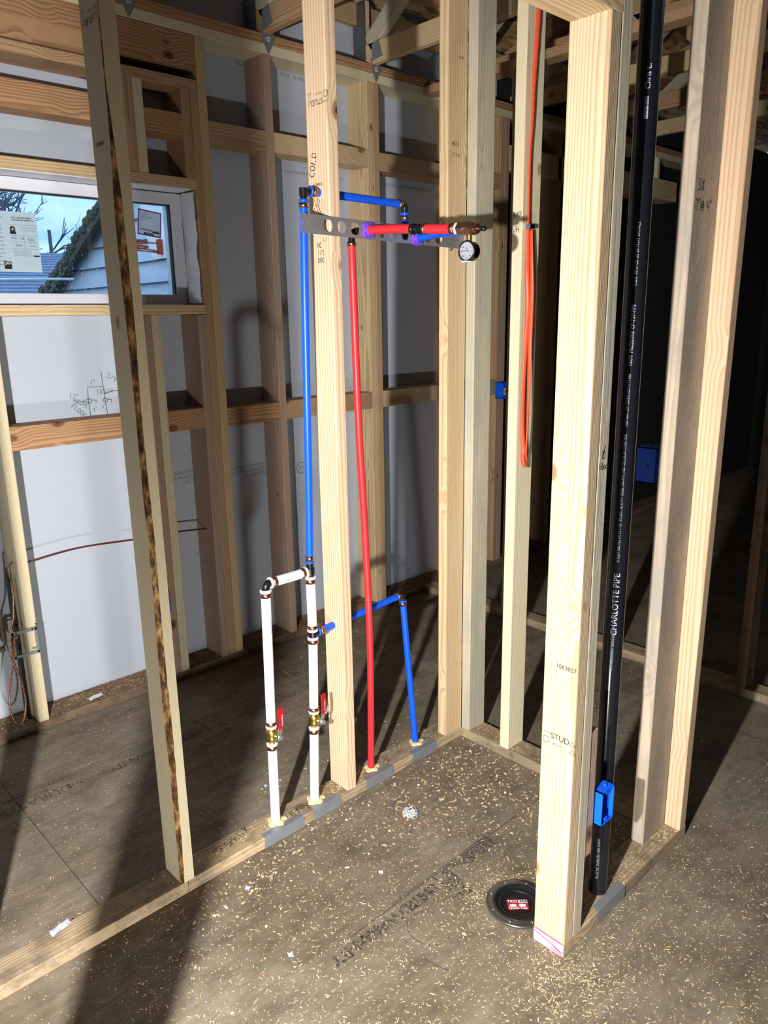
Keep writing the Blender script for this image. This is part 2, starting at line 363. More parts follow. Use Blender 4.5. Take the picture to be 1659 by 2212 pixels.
def strokes(lines, w, pos, xd, yd, m, parent, name='handwriting', lift=.0007):
    """Pen strokes: polylines in the plane (xd, yd) at pos, drawn as thin ribbons."""
    xd = Vector(xd).normalized(); yd = Vector(yd).normalized(); nn = xd.cross(yd); pos = Vector(pos) + nn * lift; mb = MB()
    for ln in lines:
        P = [Vector((a, b)) for a, b in ln]; vs = []
        for i, p_ in enumerate(P):
            t = (P[min(i + 1, len(P) - 1)] - P[max(i - 1, 0)]); t = t.normalized() if t.length > 1e-9 else Vector((1, 0)); nrm = Vector((-t.y, t.x)) * w / 2
            vs += [pos + xd * (p_ + nrm).x + yd * (p_ + nrm).y, pos + xd * (p_ - nrm).x + yd * (p_ - nrm).y]
        mb.add(vs, [[2 * i, 2 * i + 1, 2 * i + 3, 2 * i + 2] for i in range(len(P) - 1)])
    return mb.build(name, m, parent)

def circ(cx, cy, rx, ry, n=14, a0=0, a1=2 * math.pi): return [(cx + rx * math.cos(a0 + (a1 - a0) * i / n), cy + ry * math.sin(a0 + (a1 - a0) * i / n)) for i in range(n + 1)]

# small hand for marker writing: strokes in a 0.6 x 1 cell
HAND = {'0': [circ(.3, .5, .25, .48)], '1': [[(.25, .8), (.35, 1), (.3, 0)]], '2': [[(.05, .8), (.2, 1), (.45, .95), (.5, .7), (.05, .02), (.6, .05)]],
 '3': [[(.05, .9), (.4, 1), (.5, .75), (.2, .55), (.5, .4), (.45, .05), (.05, .02)]], '4': [[(.1, 1), (.05, .45), (.55, .5)], [(.45, .9), (.4, 0)]],
 '8': [circ(.3, .75, .2, .22), circ(.3, .27, .26, .26)], '/': [[(.55, 1.05), (.05, -.05)]], '"': [[(.1, 1.1), (.1, .85)], [(.3, 1.1), (.3, .85)]],
 'A': [[(0, 0), (.3, 1), (.6, 0)], [(.12, .4), (.5, .42)]], 'B': [[(.1, 0), (.12, 1), (.45, .95), (.45, .6), (.12, .52), (.55, .4), (.5, .05), (.1, 0)]],
 'C': [[(.55, .85), (.3, 1), (.05, .6), (.1, .15), (.35, 0), (.6, .12)]], 'D': [[(.08, 0), (.1, 1), (.5, .8), (.55, .3), (.08, 0)]], 'E': [[(.55, 1), (.1, 1), (.08, 0), (.55, 0)], [(.1, .52), (.45, .55)]],
 'F': [[(.55, 1), (.1, 1), (.08, 0)], [(.1, .52), (.45, .55)]], 'G': [[(.55, .9), (.25, 1), (.05, .5), (.25, 0), (.55, .15), (.55, .45), (.3, .45)]], 'H': [[(.08, 1), (.06, 0)], [(.55, 1), (.5, 0)], [(.08, .5), (.52, .52)]],
 'I': [[(.3, 1), (.28, 0)]], 'K': [[(.1, 1), (.08, 0)], [(.55, 1), (.1, .45), (.6, 0)]], 'L': [[(.12, 1), (.08, 0), (.55, .05)]], 'M': [[(.02, 0), (.12, 1), (.3, .4), (.5, 1), (.6, 0)]], 'N': [[(.05, 0), (.1, 1), (.5, 0), (.55, 1)]],
 'O': [circ(.3, .5, .26, .48)], 'P': [[(.1, 0), (.12, 1), (.5, .9), (.5, .55), (.12, .48)]], 'R': [[(.1, 0), (.12, 1), (.5, .9), (.48, .55), (.12, .48), (.58, 0)]], 'S': [[(.52, .9), (.25, 1), (.1, .75), (.48, .4), (.4, .05), (.05, .08)]],
 'T': [[(0, 1), (.6, 1)], [(.3, 1), (.28, 0)]], 'V': [[(.02, 1), (.28, 0), (.58, 1)]], 'W': [[(0, 1), (.15, 0), (.3, .7), (.45, 0), (.62, 1)]], 'X': [[(.05, 1), (.55, 0)], [(.55, 1), (.02, 0)]],
 '@': [circ(.3, .45, .14, .2), circ(.3, .45, .3, .45)], 'b': [[(.1, 1), (.1, 0), (.5, .1), (.45, .5), (.1, .45)]], 'l': [[(.25, 1), (.22, .05), (.35, 0)]], 'o': [circ(.3, .25, .22, .25)], 'c': [[(.5, .42), (.25, .5), (.08, .2), (.3, 0), (.5, .1)]],
 'k': [[(.1, 1), (.08, 0)], [(.45, .5), (.1, .22), (.5, 0)]], '-': [[(.1, .5), (.5, .5)]], ' ': []}
def hand(body, h, pos, xd, yd, m, parent, w=.0016, name='handwriting', gap=.72):
    L = []
    for i, ch in enumerate(body):
        for ln in HAND.get(ch, []): L.append([((x + i * gap) * h + random.uniform(-.02, .02) * h, y * h) for x, y in ln])
    return strokes(L, w, pos, xd, yd, m, parent, name)

X, Y, Z = Vector((1, 0, 0)), Vector((0, 1, 0)), Vector((0, 0, 1))

# ================================================================== SETTING
GO = tag(MB().box(-4, 8, -5, 3.02, -.03, 0).build('floor', FLOOR, origin=(0, 0, 0)), kind='structure')
mb = MB()
HX0, HX1, HZ0, HZ1 = .905, 1.712, 1.607, 2.045
for b in ((-4, HX0, 0, 2.93), (HX1, 3.79, 0, 2.93), (HX0, HX1, 0, HZ0), (HX0, HX1, HZ1, 2.93)): mb.box(b[0], b[1], 3.013, 3.029, b[2], b[3])
WB = tag(mb.build('wall_back', SHEATH), kind='structure')
tag(MB().box(3.79, 8, 3.013, 3.029, 0, 2.93).build('wall_unlit_void', UNLIT_BLACK), kind='structure')  # added black panel in place of the open, unlit space beyond
tag(MB().box(-4.02, -4, -5, 3.03, 0, 4.2).build('wall_left', UNLIT_BLACK), kind='structure')
tag(MB().box(8, 8.02, -5, 3.03, 0, 4.2).build('wall_right', UNLIT_BLACK), kind='structure')
tag(MB().box(-4, 8, -5.02, -5, 0, 6).build('wall_front', UNLIT_BLACK), kind='structure')
ROOFZ, ROOFK = 3.03, 1 / 3
def roof_z(y): return ROOFZ + ROOFK * (3.013 - y)
mb = MB(); q = lambda y, d: (y, roof_z(y) + d)
vs = []
for x in (-4.02, 8.02):
    for yy, d in ((3.6, 0), (-5.02, 0), (-5.02, .02), (3.6, .02)): vs.append((x, yy, roof_z(yy) + d))
mb.add(vs, [[0, 1, 2, 3], [7, 6, 5, 4], [0, 4, 5, 1], [3, 2, 6, 7], [0, 3, 7, 4], [1, 5, 6, 2]])
tag(mb.build('ceiling', OSB), kind='structure')
tag(MB().box(-4, 8, 3.55, 3.59, 2.66, 2.84).build('trim_1', W_TAN), kind='structure')

# panel joints in the subfloor: thin dark lines
mb = MB()
for xx, y0, y1 in ((.63, 1.78, 2.87), (2.75, -.5, 2.87)): mb.box(xx - .001, xx + .001, y0, y1, .0002, .0006)
mb.build('panel_joint', mat('joint_line', lin(60, 50, 40), .9), GO)

# ================================================================== FAR EXTERIOR WALL FRAMING
YF, YB = 2.873, 3.013
ZP, ZT = .038, 2.605
lumber('bottom_plate', 'weathered bottom plate along the floor of the far exterior wall', 'floor plate', (-1.2, 6.2, YF, YB, 0, .038), 'x', W_BROWN)
lumber('top_plate', 'lower top plate of the far wall resting on its tall studs', 'top plate', (-1.2, 6.2, YF, YB, ZT, ZT + .038), 'x', W_PALE)
lumber('top_plate', 'upper reddish top plate of the far wall under the roof trusses', 'top plate', (-1.2, 6.2, YF, YB, ZT + .038, ZT + .076), 'x', W_RED)
def fstud(x0, label, m, z0=ZP, z1=ZT, y0=YF, group=None): return lumber('wall_stud', label, 'stud', (x0, x0 + .038, y0, YB, z0, z1), 'z', m, group)
F0 = fstud(.859, 'tall far wall stud left of the window with copper cable and metal bracket on it', W_PALE)
fstud(.25, 'far wall stud out past the left end of the window wall', W_TAN)
PAIR = [fstud(1.438, 'left stud of the pair under the window, pinkish, partly behind the barked stud', W_MAUVE, ZP, 1.565), fstud(1.476, 'right stud of the pair under the window, pale with one knot', W_PALE, ZP, 1.565)]
CRIP = fstud(1.682, 'pinkish short stud holding up the right end of the window sill', W_MAUVE, ZP, 1.565)
TRIM = fstud(1.72, 'trimmer stud against the right side of the window, between sill stud and king stud', W_TAN, ZP, 2.41)
KING = fstud(1.758, 'full height king stud right of the window with bark flecks along its edge', W_PINE)
fstud(1.445, 'left stud of the short pair above the window', W_TAN, 2.088, 2.41); fstud(1.483, 'right stud of the short pair above the window, pale edge', W_PALE, 2.088, 2.41)
fstud(1.680, 'short stud above the right corner of the window', W_TAN, 2.088, 2.41)
S2 = fstud(2.075, 'first full height far wall stud right of the window framing', W_MAUVE)
S3 = fstud(2.652, 'left half of the doubled far wall stud seen behind the red pipe', W_PINE); fstud(2.692, 'right half of the doubled far wall stud seen behind the red pipe', W_TAN)
fstud(3.28, 'far wall stud seen just left of the corner post', W_TAN)
fstud(3.66, 'far wall stud with a blue box, seen right of the corner post', W_TAN); fstud(3.70, 'second far wall stud behind the blue box, doubled up against its neighbour', W_MAUVE)
fstud(4.22, 'dim far wall stud seen just left of the heavy door jamb', W_TAN); fstud(5.44, 'short pale cripple stud above the dim header, seen right of the drain pipe', W_PALE, 2.47)
lumber('window_header', 'deep reddish window header board above the left of the window', 'header', (.897, 1.372, YF, YB, 2.453, ZT), 'x', W_RED)
lumber('window_header', 'shorter window header board right of the barked stud, under the top plates', 'header', (1.374, 1.757, YF, YB, 2.486, ZT), 'x', W_RED)
lumber('header_plate', 'flat plate under the window header carried by the trimmer stud', 'plate', (.897, 1.757, YF, YB, 2.410, 2.448), 'x', W_TAN)
lumber('header_plate', 'flat plate directly over the window opening', 'plate', (.897, 1.72, YF, YB, 2.050, 2.088), 'x', W_PINE)
lumber('sill_plate', 'flat wooden sill plate under the window with a knot', 'sill', (.897, 1.72, YF, YB, 1.567, 1.605), 'x', W_PINE)
def block(x0, x1, z0, z1, label, m=W_TAN, d=.10): return lumber('blocking', label, 'block', (x0, x1, YF, YF + d, z0, z1), 'x', m)
block(.897, 1.442, 2.240, 2.331, 'strongly grained reddish block above the window with a big knot', W_RED)
block(1.521, 1.680, 2.235, 2.319, 'short block between the short studs above the window', W_RED)
block(1.796, 2.075, 2.232, 2.312, 'upper block right of the king stud, left of the first full stud', W_TAN)
block(2.113, 2.652, 2.232, 2.312, 'upper block with a dark barky lower edge behind the centre stud', W_PINE)
block(2.730, 3.28, 2.226, 2.308, 'upper block between the doubled far stud and the corner post', W_TAN)
block(3.318, 3.66, 2.23, 2.31, 'upper block seen through the gap right of the corner post', W_TAN)
block(.897, 1.438, 1.098, 1.185, 'reddish mid height block under the window left of the barked stud', W_RED)
block(1.514, 1.682, 1.098, 1.185, 'short mid height block between the pair and the sill stud', W_RED)
block(1.796, 2.075, 1.092, 1.174, 'mid height block right of the king stud', W_RED)
block(2.113, 2.652, 1.092, 1.176, 'mid height block behind the blue riser and the centre stud', W_TAN)
block(2.730, 3.28, 1.092, 1.176, 'mid height block between the doubled far stud and the corner post', W_PINE)
block(3.318, 3.66, 1.085, 1.17, 'mid height block beside the blue box right of the corner post', W_GREY)
HB = lumber('door_header', 'dim header beam high in the far wall seen beyond the door jamb', 'header', (3.74, 5.75, YF, YB, 2.335, 2.47), 'x', W_PINE)

# sheathing print
for x0, z0 in ((1.36, 2.286), (2.62, 2.20), (3.25, 2.205)):
    text('DENSGLASS® FIREGUARD® SHEATHING TYPE X', .0175, (x0, 3.013, z0), -X, -Z, FADED, WB)
text('SPACE   02 HR23', .02, (2.26, 3.013, 2.585), X, Z, FADED, WB); text('USA 2229 MILL EXP', .018, (2.63, 3.013, 2.36), -X, -Z, FADED, WB)
text('USA2229 SHEATHING TYPE X', .016, (1.67, 3.013, 1.09), -X, -Z, FADED, WB); text('SHEATHING TYPE X', .017, (2.06, 3.013, 1.078), -X, -Z, FADED, WB)
for i, t in enumerate(('RESISTANCE DIRECTORY', 'CLASSIFICATION TYPE', 'ISSUE NO. D19')):
    text(t, .02, (1.76, 3.013, .90 - i * .022), -X, -Z, FADED, WB)
    text(t, .02, (2.07, 3.013, .88 - i * .022), -X, -Z, FADED, WB)
mb = MB(); strokes([circ(0, 0, .026, .026, 20)], .004, (2.057, 3.013, 2.612), X, Z, FADED, WB, 'rating_mark'); text('UL', .03, (2.072, 3.013, 2.622), -X, -Z, FADED, WB)
strokes([circ(0, 0, .028, .028, 20)], .004, (2.285, 3.013, .82), X, Z, FADED, WB, 'rating_mark'); text('UL', .03, (2.303, 3.013, .831), -X, -Z, FADED, WB)
# plumber's sketch in green marker
strokes([[(1.311, 1.352), (1.314, 1.292), (1.316, 1.245), (1.321, 1.169)], [(1.31, 1.292), (1.25, 1.294), (1.248, 1.247), (1.251, 1.173)], [(1.316, 1.265), (1.36, 1.272), (1.42, 1.275)],
  circ(1.25, 1.24, .012, .008), circ(1.317, 1.237, .01, .008), [(1.262, 1.242), (1.279, 1.24), (1.278, 1.228)], [(1.327, 1.24), (1.343, 1.239), (1.342, 1.225)], [(1.222, 1.24), (1.234, 1.24), (1.228, 1.246)], [(1.234, 1.24), (1.228, 1.234)]], .0026, (0, 3.013, 0), X, Z, GREENINK, WB, 'plumbing_sketch')
hand('1"', .018, (1.262, 3.013, 1.302), X, Z, GREENINK, WB, .002); hand('3/4"', .022, (1.328, 3.013, 1.33), (.8, 0, -.6), (.6, 0, .8), GREENINK, WB, .002)
hand('1X3/4', .02, (1.283, 3.013, 1.262), X, Z, GREENINK, WB, .0018); hand('1"', .016, (1.262, 3.013, 1.195), X, Z, GREENINK, WB, .0018); hand('1"', .016, (1.3, 3.013, 1.205), X, Z, GREENINK, WB, .0018)
hand('12"', .02, (1.17, 3.013, 1.258), (.95, 0, -.3), (.3, 0, .95), GREENINK, WB, .002); hand('ABOVE', .017, (1.188, 3.013, 1.242), (.85, 0, -.5), (.5, 0, .85), GREENINK, WB, .002); hand('FLOOR', .019, (1.176, 3.013, 1.222), (.7, 0, -.7), (.7, 0, .7), GREENINK, WB, .002)

# ------------------------------------------------------------------ window
WIN = empty('window_1', (1.31, 3.0, 1.607), None, None, kind='structure')
fx0, fx1, fz0, fz1 = .91, 1.710, 1.609, 2.043; gx0, gx1, gz0, gz1 = .955, 1.664, 1.648, 2.000
mb = MB(); yb0, yb1 = 2.985, 3.06
mb.box(fx0, fx1, yb0, yb1, fz0, gz0, bev=.004).box(fx0, fx1, yb0, yb1, gz1, fz1, bev=.004).box(fx0, gx0, yb0, yb1, gz0 - .002, gz1 + .002, bev=.003).box(gx1, fx1, yb0, yb1, gz0 - .002, gz1 + .002, bev=.003)
mb.build('window_frame', VINYL, WIN)
mb = MB(); g = .005
mb.box(gx1 - g, gx1, 2.998, 3.02, gz0, gz1).box(gx0, gx0 + g, 2.998, 3.02, gz0, gz1).box(gx0, gx1, 2.998, 3.02, gz1 - .003, gz1)
mb.build('gasket', GASKET, WIN)
MB().box(gx0, gx1, 3.012, 3.016, gz0, gz1).build('glass_pane', GLASS, WIN)
# labels on the glass
PS = empty('window_sticker', (1.04, 3.009, 1.723), 'pale energy rating sheet taped on the window glass', 'sticker')
mb = MB(); nx_, nz_ = 10, 10
vs = [(.957 + (1.128 - .957) * i / nx_, 3.0095 - .002 * abs(math.sin(i * 1.3 + j * .3)), 1.723 + (1.929 - 1.723) * j / nz_) for j in range(nz_ + 1) for i in range(nx_ + 1)]
mb.add(vs, [[j * (nx_ + 1) + i, j * (nx_ + 1) + i + 1, (j + 1) * (nx_ + 1) + i + 1, (j + 1) * (nx_ + 1) + i] for j in range(nz_) for i in range(nx_)], 0, True); mb.build('sheet', PAPERT, PS)
yl = 3.0068
def st(b, s, x, z, m=INK, **k): text(b, s, (x, yl, z), X, Z, m, PS, lift=.0002, **k)
st('NOTE: LABEL MUST REMAIN', .0055, 1.040, 1.907, bold=.0002); st('THROUGH FINAL INSPECTION', .0055, 1.040, 1.899, bold=.0002)
st('0.22', .0105, 1.033, 1.836); st('1.25', .0105, 1.059, 1.835); st('0.32', .0125, 1.090, 1.832); st('0.61', .0125, 1.046, 1.811)
st('CASCADE WINDOWS', .006, 1.066, 1.873, FADED); st('VINYL PICTURE UNIT', .005, 1.07, 1.864, FADED)
for i in range(14): st(random.choice(('Low-E glass argon', 'rated product', 'performance grade', 'sealed unit width', 'approved glazing')), .0062, .960, 1.92 - i * .0135)
for i in range(4): st('Manufacturer stipulates these ratings', .0042, 1.034, 1.795 - i * .0055, FADED)
mb = MB(); yy = yl - .0003
for a in ((1.03, 1.124, 1.848, 1.8486), (1.03, 1.124, 1.826, 1.8266), (1.03, 1.124, 1.803, 1.8036), (1.03, 1.124, 1.884, 1.8846), (1.076, 1.0766, 1.803, 1.848), (1.095, 1.115, 1.8135, 1.815), (1.103, 1.124, 1.777, 1.782)): mb.quad((a[0], yy, a[2]), (a[1], yy, a[2]), (a[1], yy, a[3]), (a[0], yy, a[3]))
mb.build('ruled_lines', INK, PS)
strokes([circ(0, 0, .0065, .0075, 18)], .006, (1.04, yl, 1.869), X, Z, INK, PS, 'round_logo'); mb = MB(); mb.quad((1.030, yy, 1.853), (1.051, yy, 1.853), (1.051, yy, 1.862), (1.030, yy, 1.862)); mb.build('logo_bar', INK, PS); mb = MB(); mb.quad((.997, yy, 1.732), (1.022, yy, 1.732), (1.022, yy, 1.758), (.997, yy, 1.758)); mb.build('logo_block', INK, PS)
strokes([[(-.009, -.002), (-.003, .004), (.004, .002), (.009, .006)], circ(0, 0, .010, .008, 12, .3, 2.6)], .0018, (1.0095, yl - .0006, 1.747), X, Z, PAPERW, PS, 'star_mark')
PL = empty('window_sticker', (1.572, 3.009, 1.87), 'white order label with purple border on the right of the window glass', 'sticker')
def tilted(u, v): # the label hangs a little crooked
    return Vector((1.519 + u * .100 + v * .012, 3.0095, 1.881 + v * .097 - u * .012))
mb = MB(); mb.quad(tilted(0, 0), tilted(1, 0), tilted(1, 1), tilted(0, 1)); mb.build('label_sheet', LABELW, PL)
mb = MB(); o_ = Vector((0, -.0004, 0)); bw = .045
for (a, b, c, d) in ((0, 1, 0, bw), (0, 1, 1 - bw, 1), (0, bw, bw, 1 - bw), (1 - bw, 1, bw, 1 - bw)): mb.quad(tilted(a, c) + o_, tilted(b, c) + o_, tilted(b, d) + o_, tilted(a, d) + o_)
mb.build('purple_border', PURPLEL, PL)
xd = (tilted(1, 0) - tilted(0, 0)).normalized(); yd = (tilted(0, 1) - tilted(0, 0)).normalized()
for u, v, s, b in ((.07, .86, .006, 'Ref  1  Item'), (.07, .78, .006, 'Size   Model'), (.07, .69, .009, '4 5/8 x 36 5/16'), (.07, .61, .006, 'Grids   Clear'), (.07, .54, .006, 'Colour'), (.07, .4, .006, 'No'), (.07, .34, .006, 'Line')): text(b, s, tilted(u, v), xd, yd, INK, PL, lift=.0006)
mb = MB(); u = .08; random.seed(3)
while u < .9:
    w_ = random.choice((.008, .016, .024)); mb.quad(tilted(u, .2) + o_, tilted(u + w_, .2) + o_, tilted(u + w_, .25) + o_, tilted(u, .25) + o_); u += w_ + random.choice((.008, .014))
mb.quad(tilted(.27, .05) + o_, tilted(.7, .05) + o_, tilted(.7, .12) + o_, tilted(.27, .12) + o_); mb.quad(tilted(.62, .15) + o_, tilted(.94, .15) + o_, tilted(.94, .2) + o_, tilted(.62, .2) + o_); mb.build('barcode', INK, PL)
text('LABELED FRG', .0055, tilted(.33, .065), xd, yd, PAPERW, PL, lift=.0012)
# torn house wrap folded over the right jamb and along the head
mb = MB(); nu, nv = 9, 34; vs = []
for j in range(nv + 1):
    for i in range(nu + 1):
        t, s_ = j / nv, i / nu
        edge = .012 * noise.noise(Vector((t * 9, 3.1, 0))) + .006 * noise.noise(Vector((t * 31, 1, 0)))
        y_ = 2.885 + s_ * .108 + edge * (1 - s_)
        bulge = .004 + .010 * abs(noise.noise(Vector((s_ * 2.5 + t * 2, t * 7, .5)))) + .006 * math.sin(s_ * math.pi)
        vs.append((1.7185 - bulge, y_, 1.612 + t * .43 + .006 * noise.noise(Vector((s_ * 5, t * 3, 2)))))
mb.add(vs, [[j * (nu + 1) + i, j * (nu + 1) + i + 1, (j + 1) * (nu + 1) + i + 1, (j + 1) * (nu + 1) + i] for j in range(nv) for i in range(nu)], 0, True)
HW = tag(mb.build('house_wrap', WRAP), 'crumpled white house wrap folded over the right window jamb, torn edges', 'house wrap')
mb = MB()
for k in range(9):
    mb = MB(); t = random.random(); e = random.choice((0, 1)); p0 = Vector((1.712, 2.886 if e else 2.99, 1.62 + t * .41)); mb.tube(catmull([p0, p0 + Vector((-.006, random.uniform(-.012, .004), random.uniform(-.01, .01))), p0 + Vector((-.012, random.uniform(-.02, .01), random.uniform(-.03, .012)))], 3), .0005, 4)
    mb.build('loose_thread', WRAP, HW)
tag(MB().box(.90, 1.70, 2.878, 2.985, 2.0455, 2.0495).build('house_wrap', WRAP), 'white house wrap lining the head of the window opening', 'house wrap')

# ================================================================== INNER WALLS
A, B_ = .038, .089
YP, X2, Y3 = 1.690, 1.984, .836
# --- pipe wall
def bark_stud():
    L = 2.567; n = 150; vs = []; fs = []; mi = []
    for i in range(n + 1):
        z = L * i / n
        a = .0200 * max(0, min(1, (2.02 - z) / .25)) * (.72 + .55 * noise.noise(Vector((z * 2.1, 0, 1)))) * (1 if z > .15 else .55 + 3 * z) + .0015 * noise.noise(Vector((z * 34, 2, 0)))
        b = .012 * max(0, min(1, (2.02 - z) / .25)) * (.8 + .7 * noise.noise(Vector((z * 2.7, 5, 1)))) + .001 * noise.noise(Vector((z * 30, 7, 0)))
        a = max(a, .002); b = max(b, .002)
        k = .0025 * noise.noise(Vector((z * 40, 9, 3)))
        bow = .0
        vs += [(-.019, .0445, z), (-.019, -.0445 + b, z), (-.019 + a * .45 + k, -.0445 + b * .42 + k, z), (-.019 + a, -.0445, z), (.019, -.0445, z), (.019, .0445, z)]
    for i in range(n):
        for k in range(6):
            fs.append([i * 6 + k, i * 6 + (k + 1) % 6, (i + 1) * 6 + (k + 1) % 6, (i + 1) * 6 + k]); mi.append(1 if k in (1, 2) else 0)
    fs.append([5, 4, 3, 2, 1, 0]); fs.append([n * 6 + k for k in range(6)]); mi += [0, 0]
    me = bpy.data.meshes.new('wall_stud'); me.from_pydata([Vector(v) for v in vs], [], fs); me.update(); me.materials.append(W_PALE); me.materials.append(BARK); me.polygons.foreach_set('material_index', mi)
    o = bpy.data.objects.new('wall_stud', me); C.objects.link(o); o.location = (.811 + .019, YP + .0445, ZP); return o
LS = tag(bark_stud(), 'foremost left stud with rough bark running down its front corner', 'stud')
def stud(x0, x1, y0, y1, label, m, z0=ZP, z1=ZT, axis='z', name='wall_stud', cat='stud', group=None): return lumber(name, label, cat, (x0, x1, y0, y1, z0, z1), axis, m, group)
CS = stud(1.4165, 1.4545, YP, YP + B_, 'centre stud in the pipe wall with blue pipes drilled through it', W_FIR)
stud(.247, .285, YP, YP + B_, 'pipe wall stud left of the barked stud', W_TAN)
PC = stud(X2 - B_, X2, YP, YP + A, 'flat corner stud of the pipe wall behind the steel bracket, with knots', W_PINE)
BP1 = stud(-.9, .829, YP, YP + B_, 'pale faced floor plate under the barked stud, running to the lower left', W_OLD, 0, .038, 'x', 'bottom_plate', 'floor plate')
BP2 = stud(.831, X2, YP, YP + B_, 'floor plate of the pipe wall with four pipes coming up through it', W_OLD, 0, .038, 'x', 'bottom_plate', 'floor plate')
stud(-.9, X2 + B_, YP, YP + B_, 'top plate over the pipe wall', W_TAN, ZT, ZT + .038, 'x', 'top_plate', 'top plate')
# --- wall with the orange cable
WC = stud(X2, X2 + B_, YP - A, YP, 'corner post with peach edge and grey knotty face behind the pressure gauge', W_GREEN)
WS = stud(X2, X2 + B_, 1.471, 1.509, 'pale stud with an orange cable hanging on its side', W_PALE)
stud(X2, X2 + B_, .926, .964, 'end stud of the cable wall, hidden behind the right corner stud', W_TAN)
stud(X2, X2 + B_, .926, YP, 'floor plate of the short wall behind the toilet flange', W_OLD, 0, .038, 'y', 'bottom_plate', 'floor plate')
stud(X2, X2 + B_, .926, YP, 'top plate over the short wall with the orange cable', W_TAN, ZT, ZT + .038, 'y', 'top_plate', 'top plate')
# --- doorway wall
JK = stud(1.377, 1.415, Y3, Y3 + B_, 'wide cream door jamb stud stamped with a number, nearest on the right', W_CREAM, ZP, 2.075)
KG = stud(1.4165, 1.4545, Y3, Y3 + B_, 'greenish grey king stud right behind the cream door jamb', W_GREEN)
SB = stud(1.989, 2.027, Y3, Y3 + B_, 'rightmost peach stud with a round knot at the end of the doorway wall', W_FIR)
SB.matrix_basis = SB.matrix_basis @ Matrix(((1, 0, -.008, 0), (0, 1, -.016, 0), (0, 0, 1, 0), (0, 0, 0, 1)))   # stands a little out of plumb
SA = stud(1.853, 1.984, .882, .920, 'flat grey corner stud with marker notes beside the peach end stud', W_GREY)
BP3 = stud(1.377, 2.030, Y3, Y3 + B_, 'floor plate of the doorway wall with the black drain pipe through it', W_OLD, 0, .038, 'x', 'bottom_plate', 'floor plate')
stud(.047, .085, Y3, Y3 + B_, 'left jamb stud of the doorway', W_PINE, ZP, 2.075); stud(.008, .046, Y3, Y3 + B_, 'left king stud of the doorway', W_PINE)
stud(-.9, .085, Y3, Y3 + B_, 'floor plate left of the doorway', W_OLD, 0, .038, 'x', 'bottom_plate', 'floor plate')
stud(.047, 1.4155, Y3, Y3 + A, 'front board of the door header', W_PINE, 2.114, 2.40, 'x', 'door_header', 'header')
stud(.047, 1.4155, Y3, Y3 + B_, 'flat header board resting on the cream door jamb, two nail holes below', W_PINE, 2.075, 2.113, 'x', 'door_header', 'header')
stud(-.9, 2.03, Y3, Y3 + B_, 'top plate over the doorway wall', W_TAN, ZT, ZT + .038, 'x', 'top_plate', 'top plate')
SCRAP = stud(1.4555, 1.486, Y3 + .002, Y3 + .066, 'short pinkish scrap block with splintered end holding the low blue box', W_MAUVE, .244, .586, 'z', 'scrap_block', 'block')
# --- hallway wall beyond
XH = 3.03
for i, yy in enumerate((1.06, 1.67, 2.28)):
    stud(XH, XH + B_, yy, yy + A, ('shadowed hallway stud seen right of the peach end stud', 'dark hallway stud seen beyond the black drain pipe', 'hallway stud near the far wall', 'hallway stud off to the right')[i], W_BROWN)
stud(XH, XH + B_, -2.5, 2.87, 'hallway floor plate crossing the dark floor at the right', W_OLD, 0, .038, 'y', 'bottom_plate', 'floor plate')
stud(XH, XH + B_, -2.5, 2.87, 'top plate over the hallway wall', W_TAN, ZT, ZT + .038, 'y', 'top_plate', 'top plate')

# stud stamps and notes
def tri(x, y, s): return [[(x, y), (x + s, y), (x + s / 2, y + s * .9), (x, y)]]
def stamp(parent, pos, xd, yd, s=1.0):
    text('STUD', .021 * s, pos, xd, yd, STAMP, parent, 'lumber_stamp', spacing=.95); p_ = Vector(pos); xd = Vector(xd); yd = Vector(yd)
    text('S S B', .008 * s, p_ - xd * .019 * s + yd * .008 * s, xd, yd, STAMP, parent, 'lumber_stamp')
    text('KD-HT', .008 * s, p_ + xd * .006 * s - yd * .016 * s, xd, yd, STAMP, parent, 'lumber_stamp')
    for q_ in (tri(.052 * s, 0, .014 * s), tri(.052 * s, -.02 * s, .014 * s), [circ(-.012 * s, -.008 * s, .0085 * s, .0085 * s)]): strokes(q_, .0012, pos, xd, yd, STAMP, parent, 'lumber_stamp')
JF = 1.377
stamp(JK, (JF, .899, .583), -Y, Z); text('1063857', .0155, (JF, .893, .765), -Y, Z, STAMP, JK, 'lumber_stamp')
stamp(CS, (1.4165, 1.705, 2.105), Y, -Z, .95)
stamp(LS, (.811, 1.716, 2.165), Y, -Z, .85); text('1084831', .013, (.811, 1.722, 1.925), Y, -Z, STAMP, LS, 'lumber_stamp')
hand('COLD', .022, (1.4165, 1.752, 1.915), Z + Vector((0, -.25, 0)), Vector((0, 1, .25)), INK, CS, .0022)
strokes([[(-.0, .0), (.012, .022), (.018, .002)], [(.02, .0), (.026, .024), (.034, .014), (.026, .008), (.04, -.022)], [(.002, -.012), (.012, .0)], [(.022, -.004), (.045, -.05)]], .002, (1.4165, 1.765, 1.838), -Y, Z, INK, CS)
text('1084831', .012, (1.4165, 1.715, 1.9), Y, -Z, STAMP, CS, 'lumber_stamp')
hand('MC', .014, (1.4165, 1.748, 1.732), -Y, Z, INK, CS, .0018); hand('1/2', .013, (1.4165, 1.746, 1.713), -Y, Z, INK, CS, .0018); hand('DOC', .013, (1.4165, 1.746, 1.693), -Y, Z, INK, CS, .0018)
hand('CW', .012, (1.903, YP, 1.744), X, Z, INK, PC, .0024)
